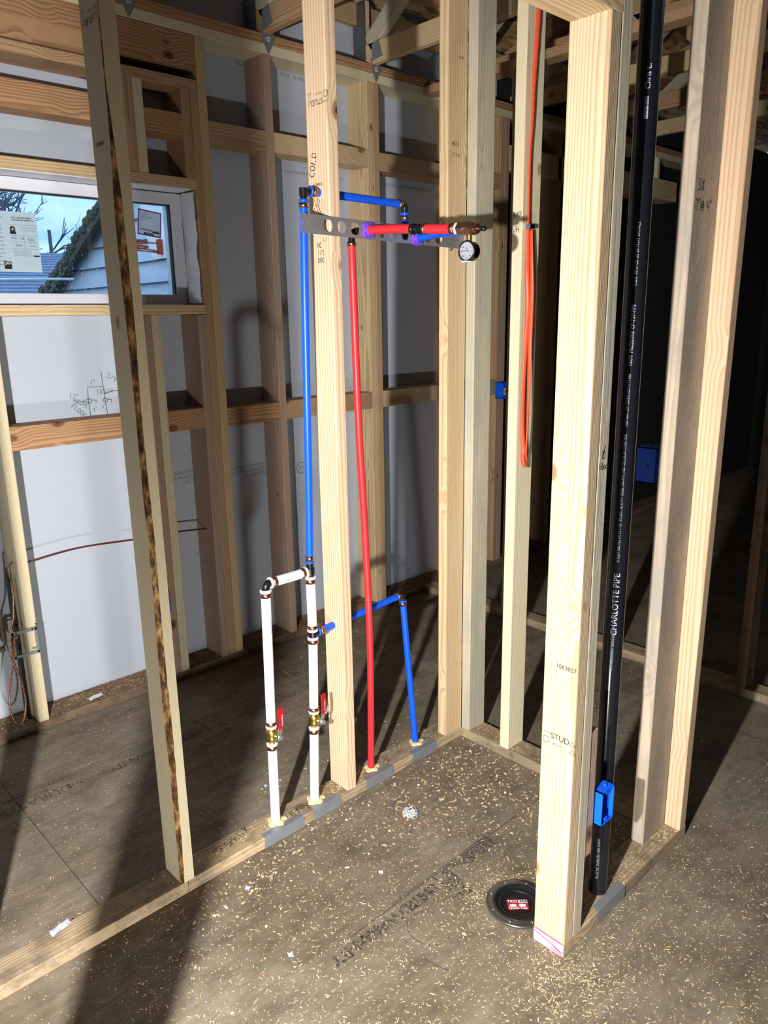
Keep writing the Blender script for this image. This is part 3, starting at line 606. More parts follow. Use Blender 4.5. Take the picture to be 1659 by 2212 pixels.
text('COR', .016, (1.945, YP, 2.062), -X, -Z, STAMP, PC, 'lumber_stamp'); text('X C 2', .014, (1.95, YP, 2.03), -X, -Z, STAMP, PC, 'lumber_stamp'); text('SSSSSS', .009, (1.94, YP, 2.295), X, Z, STAMP, PC, 'lumber_stamp')
hand('B/2', .0155, (X2, 1.5055, 1.828), -Y, Z, INK, WS, .002); hand('WH', .018, (X2, 1.506, 1.785), -Y, Z, INK, WS, .002)
strokes([circ(0, 0, .005, .009, 12), [(-.006, -.008), (.006, .02)]], .0016, (1.434, Y3, 1.253), X, Z, INK, KG); hand('block', .016, (1.418, Y3, 1.222), X, Z, INK, KG, .0016, gap=.5)
hand('3X', .026, (1.868, .882, 1.822), X, Z, INK, SA, .0022); hand('2"@74"', .024, (1.862, .882, 1.778), X, Z, INK, SA, .0022, gap=.62)
# pink chalk and white paint at the foot of the jamb
MB().box(1.3755, 1.3768, Y3 + .002, Y3 + B_ - .002, .001, .036).build('paint_smear', WHITEPAINT, BP3); MB().box(1.3752, 1.3766, Y3 + .003, Y3 + B_ - .003, .036, .0385).build('pink_line', PINKM, BP3)
strokes([[(.0, .03), (.02, .026), (.05, .022), (.088, .013)], [(.05, .01), (.088, .003)], [(.06, .018), (.086, .008)]], .003, (1.3752, Y3 + .089, 0), -Y, Z, PINKM, BP3, 'pink_line')
# plate notes
hand('SPRINK', .028, (.985, YP + .035, .038), (.96, .28, 0), (-.28, .96, 0), INK, BP2, .0025, gap=.6); hand('B1-8', .026, (1.205, YP + .022, .038), (.99, -.1, 0), (.1, .99, 0), INK, BP2, .0025, gap=.8)
strokes([[(.035, .022), (.006, .026), (0, .006), (.012, -.008), (.04, .0)]], .0026, (1.375, YP + .055, .038), X, Y, INK, BP2); hand('142', .018, (1.505, YP + .022, .038), X, Y, INK, BP2, .0022); hand('NO', .02, (1.615, YP + .03, .038), X, Y, INK, BP2, .0022); hand('DS', .024, (.94, YP + .04, .038), X, Y, INK, BP2, .0022)

# ------------------------------------------------------------------ nail guards on the plates
def guard(x0, x1, y, label):
    mb = MB(); n = 12
    pr = [(y + .02, .0392), (y - .0012, .0392), (y - .0022, .037), (y - .0022, .001)]
    vs = []
    for i in range(n + 1):
        xx = x0 + (x1 - x0) * i / n + (random.uniform(-.0025, .0025) if i in (0, n) else 0)
        for k, (a, b) in enumerate(pr): vs.append((xx + (random.uniform(-.003, .003) if i in (0, n) else 0), a, b))
    mb.add(vs, [[i * 4 + k, (i + 1) * 4 + k, (i + 1) * 4 + k + 1, i * 4 + k + 1] for i in range(n) for k in range(3)])
    return tag(mb.build('nail_guard', STEEL), label, 'nail guard', 'steel nail guards on the floor plates')
guard(1.085, 1.232, YP, 'steel nail guard on the plate in front of the left white pipe')
guard(1.275, 1.385, YP, 'steel nail guard on the plate in front of the right white pipe'); guard(1.497, 1.622, YP, 'steel nail guard on the plate in front of the red pipe')
guard(1.722, 1.846, YP, 'steel nail guard on the plate in front of the short blue pipe'); guard(1.535, 1.668, Y3, 'steel nail guard on the plate in front of the black drain pipe')

# ================================================================== PLUMBING
YC = 1.7345
def grommet(x, y, r, label):
    mb = MB(); s = r + .011; n = 28; vs = []
    prof = lambda k: (1.0 + .16 * math.cos(4 * k)) * s
    for rr, z in ((0, .0385), (1, .0385), (1, .043), (0, .046)):
        for k in range(n):
            a = 2 * math.pi * k / n + .5; R_ = prof(a - .3) if rr else r + .0008; vs.append((x + R_ * math.cos(a), y + R_ * math.sin(a), z))
    mb.add(vs, [[i * n + k, i * n + (k + 1) % n, ((i + 1) % 4) * n + (k + 1) % n, ((i + 1) % 4) * n + k] for i in range(4) for k in range(n)])
    mb.box(x + s * .75, x + s * 1.25, y - s * .55, y - s * .15, .0385, .0455)
    return tag(mb.build('pipe_grommet', CREAMP), label, 'grommet', 'cream grommets around the pipes')
R1, R34 = .0143, .0111
def pipe(a, b, r, m, par, name): return MB().tube([a, b] if isinstance(a[0], (int, float)) else a, r, 20).build(name, m, par)
def ring(p, d, r, par, w=.013, m=COPPER):
    p = Vector(p); d = Vector(d).normalized(); M = axis_matrix(p - d * w / 2, d); mb = MB(); mb.lathe([(r + .0002, 0), (r + .0018, .0), (r + .0018, w), (r + .0002, w)], M, 20); return mb.build('crimp_ring', m, par)
def lip(p, d, r, par, m, w=.007):
    p = Vector(p); d = Vector(d).normalized(); return MB().lathe([(r * .7, 0), (r + .0025, 0), (r + .0025, w), (r * .7, w)], axis_matrix(p - d * w / 2, d), 20).build('expansion_collar', m, par)
def fitting(pts_list, r, par, name, m=BLACKP):
    mb = MB()
    for pts, rr in pts_list: mb.tube(pts, rr, 14)
    return mb.build(name, m, par)
def arc(c, a, b, n=6): # quarter bend from point a to b round corner c
    a, b, c = Vector(a), Vector(b), Vector(c); return [((1 - t) ** 2) * a + 2 * t * (1 - t) * c + t * t * b for t in [i / n for i in range(n + 1)]]

CW = empty('cold_water_pipes', (1.31, YC, .038), 'white and blue cold water pipework with two shutoff valves by the centre stud', 'pipework')
x1b, x1t, x2b, x2t = 1.154, 1.170, 1.307, 1.333
def on1(z): return Vector((x1b + (x1t - x1b) * (z - .04) / .75, YC - .008 * (1 - min(1, z / .5)), z))
def on2(z): return Vector((x2b + (x2t - x2b) * min(1, (z - .04) / .5), YC - .008 * (1 - min(1, z / .5)), z))
pipe(on1(.02), on1(.300), R1, WHITE_PEX, CW, 'white_pipe'); pipe(on1(.366), on1(.785), R1, WHITE_PEX, CW, 'white_pipe')
pipe(on2(.02), on2(.288), R1, WHITE_PEX, CW, 'white_pipe'); pipe(on2(.350), on2(.588), R1, WHITE_PEX, CW, 'white_pipe'); pipe(on2(.622), on2(.785), R1, WHITE_PEX, CW, 'white_pipe')
pipe((1.192, YC, .808), (1.312, YC, .808), R1, WHITE_PEX, CW, 'white_pipe')
for p_, d in ((on1(.294), Z), (on1(.372), Z), (on1(.776), Z), (on2(.282), Z), (on2(.356), Z), (on2(.582), Z), (on2(.628), Z), (on2(.777), Z), (Vector((1.199, YC, .808)), X), (Vector((1.303, YC, .808)), X)):
    ring(p_, d, R1, CW)
for p_, d in ((on1(.304), Z), (on1(.362), Z), (on1(.788), Z), (on2(.292), Z), (on2(.347), Z), (on2(.592), Z), (on2(.619), Z), (on2(.788), Z), (Vector((1.188, YC, .808)), X), (Vector((1.315, YC, .808)), X)): lip(p_, d, R1, CW, WHITE_PEX)
fitting([([on1(.786)] + arc((1.170, YC, .808), (1.170, YC, .792), (1.186, YC, .808)) + [(1.190, YC, .808)], .0118)], 0, CW, 'elbow')
T = on2(.80)
fitting([([(T.x, YC, .786), (T.x, YC, .838)], .0115), ([(1.312, YC, .808), (T.x, YC, .808)], .0118), ([(T.x, YC, .80), (T.x, YC, .818)], .0145)], 0, CW, 'tee')
T2 = on2(.605); fitting([([(T2.x, YC, .590), (T2.x, YC, .622)], .0125), ([(T2.x, YC, .606), (T2.x + .024, YC, .606)], .010), ([(T2.x, YC, .597), (T2.x, YC, .615)], .0142)], 0, CW, 'tee')
# blue riser up the left of the centre stud
pipe(catmull([(T.x, YC, .836), (1.342, YC, 1.10), (1.353, YC, 1.53), (1.363, YC, 1.848)], 8), None, R34, BLUE_PEX, CW, 'blue_pipe') if False else MB().tube(catmull([(T.x, YC, .836), (1.342, YC, 1.10), (1.353, YC, 1.53), (1.363, YC, 1.848)], 8), R34, 20).build('blue_pipe', BLUE_PEX, CW)
lip((T.x, YC, .836), Z, R34, CW, BLUE_PEX, .005); ring((T.x + .0003, YC, .849), Z, R34, CW)
ring((1.3627, YC, 1.838), Z, R34, CW); lip((1.363, YC, 1.850), Z, R34, CW, BLUE_PEX, .006)
fitting([([(1.363, YC, 1.848)] + arc((1.3635, YC, 1.875), (1.3635, YC, 1.858), (1.380, YC, 1.875)) + [(1.388, YC, 1.8752)], .0098), ([(1.363, YC, 1.862), (1.364, YC, 1.882)], .0118)], 0, CW, 'elbow')
lip((1.3875, YC, 1.8755), X, R34, CW, BLUE_PEX, .006); ring((1.4, YC, 1.8755), X, R34, CW)
MB().tube([(1.387, YC, 1.8755), (1.735, YC, 1.8715)], R34, 20).build('blue_pipe', BLUE_PEX, CW)
ring((1.728, YC, 1.8716), X, R34, CW)
fitting([([(1.733, YC, 1.8715)] + arc((1.750, YC, 1.8715), (1.738, YC, 1.8715), (1.750, YC, 1.858)) + [(1.750, YC, 1.846)], .0098)], 0, CW, 'elbow')
lip((1.750, YC, 1.845), Z, R34, CW, BLUE_PEX, .006); ring((1.750, YC, 1.834), Z, R34, CW)
MB().tube([(1.750, YC, 1.846), (1.750, YC, 1.790)], R34, 20).build('blue_pipe', BLUE_PEX, CW)
fitting([([(1.750, YC, 1.792)] + arc((1.750, YC, 1.770), (1.750, YC, 1.783), (1.750, YC - .014, 1.770)) + [(1.750, YC - .05, 1.770)], .0098)], 0, CW, 'elbow')
# cold stub through the bracket, bending toward the test gauge
MB().tube(catmull([(1.750, 1.70, 1.770), (1.747, 1.655, 1.7725), (1.738, 1.60, 1.7745), (1.716, 1.53, 1.7725), (1.694, 1.46, 1.768), (1.672, 1.41, 1.764)], 8), R34, 20).build('blue_pipe', BLUE_PEX, CW)
ring((1.677, 1.42, 1.7645), (-.4, -1, 0), R34, CW)
# lower branch through the centre stud
lip((T2.x + .022, YC, .6062), X, R34, CW, BLUE_PEX, .006); ring((T2.x + .034, YC, .6064), X, R34, CW)
MB().tube([(T2.x + .020, YC, .6062), (1.724, 1.752, .6185)], R34, 20).build('blue_pipe', BLUE_PEX, CW)
ring((1.718, 1.7518, .6183), X, R34, CW)
fitting([([(1.722, 1.752, .6185)] + arc((1.740, 1.752, .619), (1.728, 1.752, .6187), (1.741, 1.752, .606)) + [(1.741, 1.752, .598)], .0098)], 0, CW, 'elbow')
lip((1.7415, 1.752, .596), Z, R34, CW, BLUE_PEX, .006); ring((1.742, 1.752, .586), Z, R34, CW)
MB().tube(catmull([(1.741, 1.752, .598), (1.755, 1.746, .40), (1.769, 1.740, .21), (1.783, 1.7345, .02)], 6), R34, 20).build('blue_pipe', BLUE_PEX, CW)

def valve(p, tagflip):
    p = Vector(p); V = MB()
    V.lathe([(.0105, -.030), (.0118, -.030), (.0118, -.026), (.0105, -.025), (.0105, -.021), (.0150, -.020), (.0168, -.013), (.0172, -.006), (.0160, 0), (.0172, .006), (.0168, .013), (.0150, .020), (.0105, .021), (.0105, .030), (.009, .030)], Matrix.Translation(p), 24)
    d = Vector((.27, -.963, 0)).normalized(); s_ = Vector((.963, .27, 0)).normalized()
    V.lathe([(.010, 0), (.010, .008), (.008, .010), (.008, .018)], axis_matrix(p + d * .012, d), 16)
    v = V.build('ball_valve', BRASS, CW)
    N_ = MB(); N_.lathe([(.0085, 0), (.0085, .007), (.0062, .008), (.0062, .014), (0, .0145)], axis_matrix(p + d * .029, d), 6, smooth=False).build('stem_nut', ZINC, v)
    H = MB(); w = .0095
    q = [(-.010, .030, 0), (.010, .031, 0), (.026, .034, 0), (.034, .037, 1), (.060, .039, 1), (.094, .037, 1), (.097, .036, 1)]
    vs = []
    for (z, off, big) in q:
        ww = w * (1.15 if big else .95) * (.8 if z > .095 else 1)
        for sg, t in ((-1, 0), (1, 0), (1, .0032 if big else .0018), (-1, .0032 if big else .0018)): vs.append(p + d * (off + t) + s_ * sg * ww + Z * z)
    fs = [[i * 4 + k, i * 4 + (k + 1) % 4, (i + 1) * 4 + (k + 1) % 4, (i + 1) * 4 + k] for i in range(len(q) - 1) for k in range(4)]
    H.add(vs, fs + [[0, 1, 2, 3], [len(q) * 4 - 4 + k for k in (3, 2, 1, 0)]]); 
    for i in range(len(H.m)): H.m[i] = 0 if i >= 8 and i < 24 or i == 25 else 1
    h = H.build('lever_handle', [REDL, ZINC], v)
    text('SharkBite', .0095, p + d * .0425 + s_ * .004 + Z * .042, Z, -s_, PAPERW, v, 'raised_lettering', lift=.0004)
    tg = MB(); pts = [(.0, 0), (.012, .006), (.026, .004), (.040, .012), (.052, .020)] if tagflip else [(0, 0), (.006, .016), (.010, .030), (.018, .046), (.024, .058)]
    vs = []
    for i, (a, b) in enumerate(pts):
        base = p + d * (.020 + .004 * math.sin(i)) + s_ * (.010 + a) + Z * (.012 + b); e = (Z if tagflip else s_) * .006 + d * .002 * math.sin(i * 1.7)
        vs += [base - e, base + e]
    tg.add(vs, [[2 * i, 2 * i + 1, 2 * i + 3, 2 * i + 2] for i in range(len(pts) - 1)], 0, True); tg.build('paper_tag', PAPERW, v)
valve(on1(.333), False); valve(on2(.320), True)
# print on the white pipe
for i, z0 in enumerate((.44, .55, .66)): text('PEX 1 IN SDR9 CTS F1960', .006, on1(z0) + Vector((.006, -.0128, 0)), Z, Vector((-.9, -.42, 0)), INK, CW, lift=.0009)
text('10/27/24 F1960 PEX 1 CTS', .0055, Vector((1.212, YC - .0143, .8035)), X, Vector((0, -.05, 1)), INK, CW, lift=.0006)

HW_ = empty('hot_water_pipe', (1.557, YC, .038), 'red hot water riser bending out through the steel bracket to the test gauge', 'pipework')
MB().tube(catmull([(1.557, 1.730, .02), (1.549, 1.713, .40), (1.543, 1.708, .62), (1.535, 1.712, .95), (1.530, 1.722, 1.25), (1.531, YC, 1.752)], 8), R34, 20).build('red_pipe', RED_PEX, HW_)
ring((1.531, YC, 1.748), Z, R34, HW_)
fitting([([(1.531, YC, 1.75), (1.532, YC, 1.764)] + arc((1.534, YC, 1.782), (1.533, YC, 1.768), (1.540, YC - .016, 1.782)) + [(1.545, YC - .03, 1.782)], .0098)], 0, HW_, 'elbow')
MB().tube(catmull([(1.548, 1.712, 1.782), (1.552, 1.676, 1.782), (1.553, 1.58, 1.777), (1.552, 1.505, 1.770)], 8), R34 + .0014, 20).build('red_pipe', RED_PEX, HW_)
MB().tube([(1.552, 1.470, 1.767), (1.552, 1.355, 1.7575)], R34 + .0012, 20).build('red_pipe', RED_PEX, HW_)
dm = Vector((0, -1, -.08)).normalized()
fitting([([(1.552, 1.510, 1.7705), (1.552, 1.465, 1.7665)], .0092), ([(1.552, 1.490, 1.769), (1.552, 1.484, 1.7685)], .0128), ([(1.552, 1.497, 1.7695), (1.552, 1.493, 1.769)], .0115), ([(1.552, 1.482, 1.7682), (1.552, 1.478, 1.768)], .0115)], 0, HW_, 'coupling')
ring((1.552, 1.508, 1.770), dm, R34 + .0014, HW_, .010, BLACKP); ring((1.552, 1.464, 1.7665), dm, R34 + .0012, HW_, .010); ring((1.552, 1.366, 1.7585), dm, R34 + .0012, HW_)
# ---- test gauge assembly
PG = empty('pressure_gauge', (1.552, 1.31, 1.70), 'round black pressure gauge hanging from the brass fitting at the end of the red pipe', 'gauge')
M = axis_matrix((1.552, 1.356, 1.7575), dm)
MB().lathe([(.010, 0), (.0155, .001), (.0160, .010), (.0155, .013), (.010, .013)], M, 6, smooth=False).build('teal_taped_collar', mat('thread_tape', lin(170, 205, 228), .5), PG)
MB().lathe([(.012, .010), (.0175, .011), (.0175, .055), (.0165, .060), (.012, .060)], M, 6, smooth=False).build('brass_body', BRONZE, PG)
MB().lathe([(.010, .058), (.0135, .059), (.0135, .070), (.005, .071)], M, 8, smooth=False).build('bushing', BRONZE, PG)
MB().lathe([(.0055, .070), (.0055, .082)], M, 14).build('test_stem', COPPER, PG); MB().lathe([(.0058, .081), (.0065, .082), (.0065, .094), (.004, .096)], M, 14).build('valve_cap', BLACKP, PG)
text('3/4"', .009, Vector((1.5355, 1.325, 1.750)), -Y, Z, FADED, PG, lift=.001)
gc = Vector((1.548, 1.314, 1.7005)); MB().tube([(1.552, 1.312, 1.744), (1.552, 1.312, 1.723)], .0062, 6).build('brass_neck', BRASS, PG)
MG = axis_matrix(gc + Vector((.020, 0, 0)), (-1, -.10, 0))
MB().lathe([(0, 0), (.0215, 0), (.0235, .002), (.0235, .022), (.0255, .023), (.0255, .028), (.0235, .0295), (.0218, .0295), (.0218, .026)], MG, 32, cap=False).build('gauge_case', BLACKP, PG)
MB().lathe([(0, .0255), (.0219, .0256)], MG, 32, cap=False).build('dial_face', DIAL, PG)
gx = MG.to_3x3() @ Vector((1, 0, 0)); gn = (MG.to_3x3() @ Z).normalized(); gu = Z - gn * Z.dot(gn); gu.normalize(); gr = gu.cross(gn); fc = gc + Vector((.020, 0, 0)) + gn * .0262
ln = []
for k in range(31):
    a = math.radians(-45 + 270 * k / 30); r0 = .0185 if k % 5 == 0 else .0197; ln.append([(r0 * math.cos(a), -r0 * math.sin(a)), (.0210 * math.cos(a), -.0210 * math.sin(a))])
strokes(ln, .0006, fc, gr, gu, INK, PG, 'tick_marks', .0001)
for k, t in enumerate(('0', '50', '100', '150', '200', '250', '300')):
    a = math.radians(-45 + 45 * k); text(t, .0045, fc + gr * (.0150 * math.cos(a)) - gu * (.0150 * math.sin(a)) , -gr, -gu, REDL if k % 2 else INK, PG, 'dial_number', align='CENTER', lift=.0002)
text('PSI', .004, fc + gu * .008, -gr, -gu, INK, PG, 'dial_number', align='CENTER', lift=.0002)
strokes([[(-.0165, .001), (.007, -.0004)]], .0013, fc, gr, gu, INK, PG, 'needle', .0012); MB().lathe([(0, .0262), (.0022, .0262), (.0022, .028), (0, .0282)], MG, 12).build('needle_hub', CHROME, PG)
MB().box(1.5285, 1.545, 1.303, 1.316, 1.6735, 1.6765).build('white_sticker', PAPERW, PG)

# ---- steel stub-out bracket
def bracket():
    cu = bpy.data.curves.new('b', 'CURVE'); cu.dimensions = '2D'; cu.fill_mode = 'BOTH'; cu.extrude = .0008
    def poly(p_):
        s = cu.splines.new('POLY'); s.points.add(len(p_) - 1)
        for q_, (a, b) in zip(s.points, p_): q_.co = (a, b, 0, 1)
        s.use_cyclic_u = True
    Lb, h = .652, .0245
    poly([(0, -h), (Lb, -h), (Lb, h), (0, h)])
    for i in range(10):
        c_ = .091 + i * .0494; pts = []
        for k in range(40):
            a = 2 * math.pi * k / 40; tab = 1.13 if abs(((math.degrees(a) - 45) % 90 + 45) % 90 - 45 + 0) < 9 and abs((math.degrees(a) - 45) % 90) in (0,) else 1.0
            dd = min(abs((math.degrees(a) - 45) % 90), 90 - abs((math.degrees(a) - 45) % 90)); r_ = .0168 * (1.16 if dd < 8 else 1.0); pts.append((c_ + r_ * math.cos(a) * .97, r_ * math.sin(a)))
        poly(pts[::-1])
        if i < 9: poly(circ(c_ + .0247, 0, .0022, .0022, 8)[:-1][::-1])
    for i in range(6): poly(circ(.006 + i * .0095, 0, .0022, .0022, 8)[:-1][::-1]); poly(circ(Lb - .006 - i * .0095, 0, .0022, .0022, 8)[:-1][::-1])
    poly(circ(.058, -.012, .0016, .0022, 8)[:-1][::-1])
    to = bpy.data.objects.new('b', cu); me0 = to.to_mesh(); vs = [v.co.copy() for v in me0.vertices]; fs = [list(p_.vertices) for p_ in me0.polygons]; to.to_mesh_clear(); bpy.data.objects.remove(to); bpy.data.curves.remove(cu)
    mb = MB(); mb.add([(1.315 + v.x, YP - .002 - v.z, 1.787 + v.y - v.x * .0185) for v in vs], fs); return mb
BR = empty('stub_out_bracket', (1.641, YP - .002, 1.757), 'long perforated steel strap nailed across the centre stud and corner post', 'bracket')
bracket().build('perforated_strap', mat('strap_steel', lin(150, 150, 154), .38, .6, 25, .15), BR)
strokes([[(0, 0), (.0, .012)]], .0016, (1.392, YP, 1.742), X, Z, INK, CS, 'pencil_tick')
text('2.5 IN', .005, (1.905, YP - .0032, 1.763), X, Z, FADED, BR, 'stamped_text'); text('STRAP', .005, (1.905, YP - .0032, 1.757), X, Z, FADED, BR, 'stamped_text')
def bushing(x, z):
    mb = MB(); n = 32
    def loop(s, p_, y): return [(x + s * math.copysign(abs(math.cos(a)) ** p_, math.cos(a)), y, z + s * math.copysign(abs(math.sin(a)) ** p_, math.sin(a))) for a in [2 * math.pi * k / n for k in range(n)]]
    L = [loop(.0125, 1, YP + .012), loop(.0166, 1, YP + .010), loop(.0166, 1, YP - .004), loop(.0215, .55, YP - .004), loop(.0215, .55, YP - .0085), loop(.0195, .6, YP - .010), loop(.0165, 1, YP - .0075), loop(.0150, 1, YP - .016), loop(.0125, 1, YP - .0165)]
    vs = [v for l in L for v in l]; mb.add(vs, [[i * n + k, i * n + (k + 1) % n, (i + 1) * n + (k + 1) % n, (i + 1) * n + k] for i in range(len(L) - 1) for k in range(n)])
    for k in range(8):
        a = 2 * math.pi * k / 8 + .2; M_ = Matrix.Translation((x, YP - .0085, z)) @ Matrix.Rotation(a, 4, 'Y'); mb.box(.0145, .0200, -.0035, .001, -.0008, .0008, M=M_)
    return mb.build('purple_bushing', PURPLE, BR)
bushing(1.553, 1.7825); bushing(1.7515, 1.7790 - .0075)

grommet(x1b, YC - .0075, R1, 'cream grommet at the foot of the left white pipe'); grommet(x2b, YC - .0075, R1, 'cream grommet at the foot of the right white pipe')
grommet(1.557, 1.7295, R34, 'cream grommet at the foot of the red pipe'); grommet(1.783, YC, R34, 'cream grommet at the foot of the short blue pipe')

# ---- black drain pipe
DP = empty('drain_pipe', (1.604, .8805, 0), 'tall black plastic drain pipe standing in the doorway wall', 'pipe')
MB().tube([(1.604, .8805, -.02), (1.604, .8805, 1.3), (1.602, .8805, 2.72)], .0242, 32).build('pipe_body', ABS, DP)
phi = math.radians(222); pn = Vector((math.cos(phi), math.sin(phi), 0)); ps = Vector((-math.sin(phi), math.cos(phi), 0))
def ptxt(b, s, z, up=True, dphi=0.0, m=PIPEINK):
    a = phi + dphi; n_ = Vector((math.cos(a), math.sin(a), 0)); t_ = Vector((-math.sin(a), math.cos(a), 0)); text(b, s, Vector((1.604, .8805, z)) + n_ * .0242 + t_ * s * .35, Z, -t_, m, DP, lift=.0009)
ptxt('WWW.CHARLOTTEPIPE.COM', .0078, .692, dphi=-.25); ptxt('CHARLOTTE PIPE', .0205, .785, dphi=-.25); ptxt('® PLUT ABS Plus 17112 1-1/2" IPS SCH. 40 DWV COEX ABS-PVC-ABS CELLULAR CORE PIPE', .0077, .972, dphi=-.25)
ptxt('NSF-dwv U.P. CODE ASTM F1488', .0082, 1.295, dphi=-.25); ptxt('NOT PRESSURE CP-737-FPS', .0110, 1.43, dphi=-.25); ptxt('U.S.A. 03/27/25 US 20 PLUT EXTAL3', .0085, 1.60, dphi=-.25)
ptxt('Chris L.', .015, 1.985, dphi=-.25); ptxt('WWW.CHARLOTTE', .0125, 2.16, dphi=-.25); ptxt('PLASTIC 04/06/25 ABS DWV', .010, .09, dphi=-.35)
mb = MB(); random.seed(5); z = 1.93
while z < 1.972:
    w_ = random.choice((.0006, .0012, .0018)); a = phi - .25; n_ = Vector((math.cos(a), math.sin(a), 0)); t_ = Vector((-math.sin(a), math.cos(a), 0)); c_ = Vector((1.604, .8805, z)) + n_ * .0251
    mb.quad(c_ - t_ * .004, c_ + t_ * .004, c_ + t_ * .004 + Z * w_, c_ - t_ * .004 + Z * w_); z += w_ + random.choice((.0006, .001))
mb.build('barcode', PIPEINK, DP)

# ---- toilet flange
FL = empty('toilet_flange', (1.442, 1.020, 0), 'black toilet flange with steel ring set in the floor beside the door jamb', 'flange')
MF = Matrix.Translation((1.442, 1.020, 0))
MB().lathe([(.062, .002), (.086, .002), (.0875, .004), (.0875, .008), (.086, .0095), (.0665, .0095), (.064, .0085)], MF, 48, cap=False).build('steel_ring', mat('flange_ring', lin(130, 128, 122), .3, .9, 30, .25), FL)
MB().lathe([(.068, .0095), (.066, .0115), (.061, .0115), (.057, .006), (.052, .005), (.050, .0065), (.047, .0065), (.045, .002), (.0435, .0015)], MF, 48, cap=False).build('plastic_rim', mat('black_flange', lin(26, 26, 27), .35, noise_scale=90, noise_amt=.5), FL)
MB().lathe([(0, .0012), (.030, .0012), (.0405, .0012), (.0435, .0016), (.0445, .0016)], MF, 40, cap=False).build('knockout_disc', mat('knockout_black', lin(20, 20, 24), .22), FL)
hd = Vector((.72, -.69, 0)).normalized(); hu = Vector((.69, .72, 0)).normalized(); lc = Vector((1.440, 1.021, .0018))
mb = MB(); mb.quad(lc - hd * .028 - hu * .018, lc + hd * .028 - hu * .018, lc + hd * .028 + hu * .018, lc - hd * .028 + hu * .018); mb.build('red_label', REDLAB, FL)
text('TKO', .013, lc - hd * .027 + hu * .007, hd, hu, PAPERW, FL, bold=.0002); text('Quick Cap', .0115, lc - hd * .026 - hu * .0165, hd, hu, PAPERW, FL, bold=.0002)
mb = MB(); e_ = Z * .0007; mb.quad(lc + hd * .003 + hu * .004 + e_, lc + hd * .027 + hu * .004 + e_, lc + hd * .027 + hu * .016 + e_, lc + hd * .003 + hu * .016 + e_)
for c0, rr in ((-.013, .009), (.012, .009)): mb.add([lc + hd * (c0 + rr * math.cos(k * .5236) * (1 + .25 * (k % 2))) + hu * (-.004 + .6 * rr * math.sin(k * .5236)) + e_ for k in range(12)], [list(range(12))])
mb.build('white_print', PAPERW, FL)
mb = MB()
for k in range(11): c_ = lc + hd * (.005 + k * .002) + hu * .005 + e_ * 2; mb.quad(c_, c_ + hd * (.0006 + .0005 * (k % 3)), c_ + hd * (.0006 + .0005 * (k % 3)) + hu * .010, c_ + hu * .010)
mb.build('barcode', INK, FL)
for k in range(8):
    a = k * math.pi / 4 + .35; MB().lathe([(.0042, .0095), (.0040, .0112), (.0015, .0116), (0, .0105)], MF @ Matrix.Translation((.076 * math.cos(a), .076 * math.sin(a), 0)), 10).build('screw', CHROME if k % 3 else DARKSTEEL, FL)

# ================================================================== ELECTRICAL
def elec_box(name, M, w, h, d, label, closed=False):
    """Blue box; local x across, z up, opening toward local -y."""
    root = empty(name, M.translation, label, 'electrical box'); t = .0028; mb = MB()
    mb.box(-w / 2, w / 2, d - t, d, 0, h, M=M, bev=.001); mb.box(-w / 2, -w / 2 + t, 0, d, 0, h, M=M); mb.box(w / 2 - t, w / 2, 0, d, 0, h, M=M); mb.box(-w / 2, w / 2, 0, d, 0, t, M=M); mb.box(-w / 2, w / 2, 0, d, h - t, h, M=M)
    mb.box(-w / 2 + t, -w / 2 + t + .006, .012, d - .01, .006, h * .35, M=M); mb.box(-w / 2 - .0006, -w / 2, .004, d * .5, h * .12, h * .13, M=M); mb.box(-w / 2 - .0008, -w / 2, .004, d * .5, h * .86, h * .87, M=M)
    mb.build('box_shell', BLUEBOX, root)
    for zz in (t + .002, h - t - .010):
        s = MB(); s.box(-.006, .006, .002, .020, zz, zz + .008, M=M); s.build('screw_boss', BLUEBOX, root)
    n_ = MB(); n_.lathe([(.004, 0), (.0045, .004), (.003, .006), (0, .0062)], M @ Matrix.Translation((w * .1, d * .45, h)), 12); n_.build('nail_boss', BLUEBOX, root)
    return root
elec_box('outlet_box', Matrix.Translation((1.523, .822, .318)), .056, .094, .030, 'open blue box low on the scrap block in front of the drain pipe')
b2 = elec_box('outlet_box', Matrix.Translation((1.962, .967, 1.090)) @ Matrix.Rotation(math.pi, 4, 'Z') @ Matrix.Translation((0, -.056, 0)), .060, .098, .055, 'blue box seen from behind left of the grey corner stud')
MB().lathe([(.006, 0), (.006, .0016), (.004, .002), (0, .002)], axis_matrix((1.9315, .995, 1.137), (-1, 0, 0)), 16).build('knockout', BLUEBOX, b2)
b3 = elec_box('outlet_box', Matrix.Translation((3.665, 2.80, 1.062)) @ Matrix.Rotation(math.pi, 4, 'Z') @ Matrix.Translation((0, -.06, 0)), .058, .098, .06, 'blue box with a white barcode sticker on the far wall stud')
MB().box(3.64, 3.668, 2.7985, 2.7995, 1.088, 1.124).build('barcode_sticker', PAPERW, b3)
mb = MB()
for k in range(6): mb.box(3.645 + k * .0032, 3.6465 + k * .0032, 2.7978, 2.7984, 1.094, 1.118)
mb.build('barcode', INK, b3)
elec_box('outlet_box', Matrix.Translation((1.406, 2.85, .333)), .062, .098, .06, 'dark blue box half hidden behind the barked stud, on the pinkish stud')

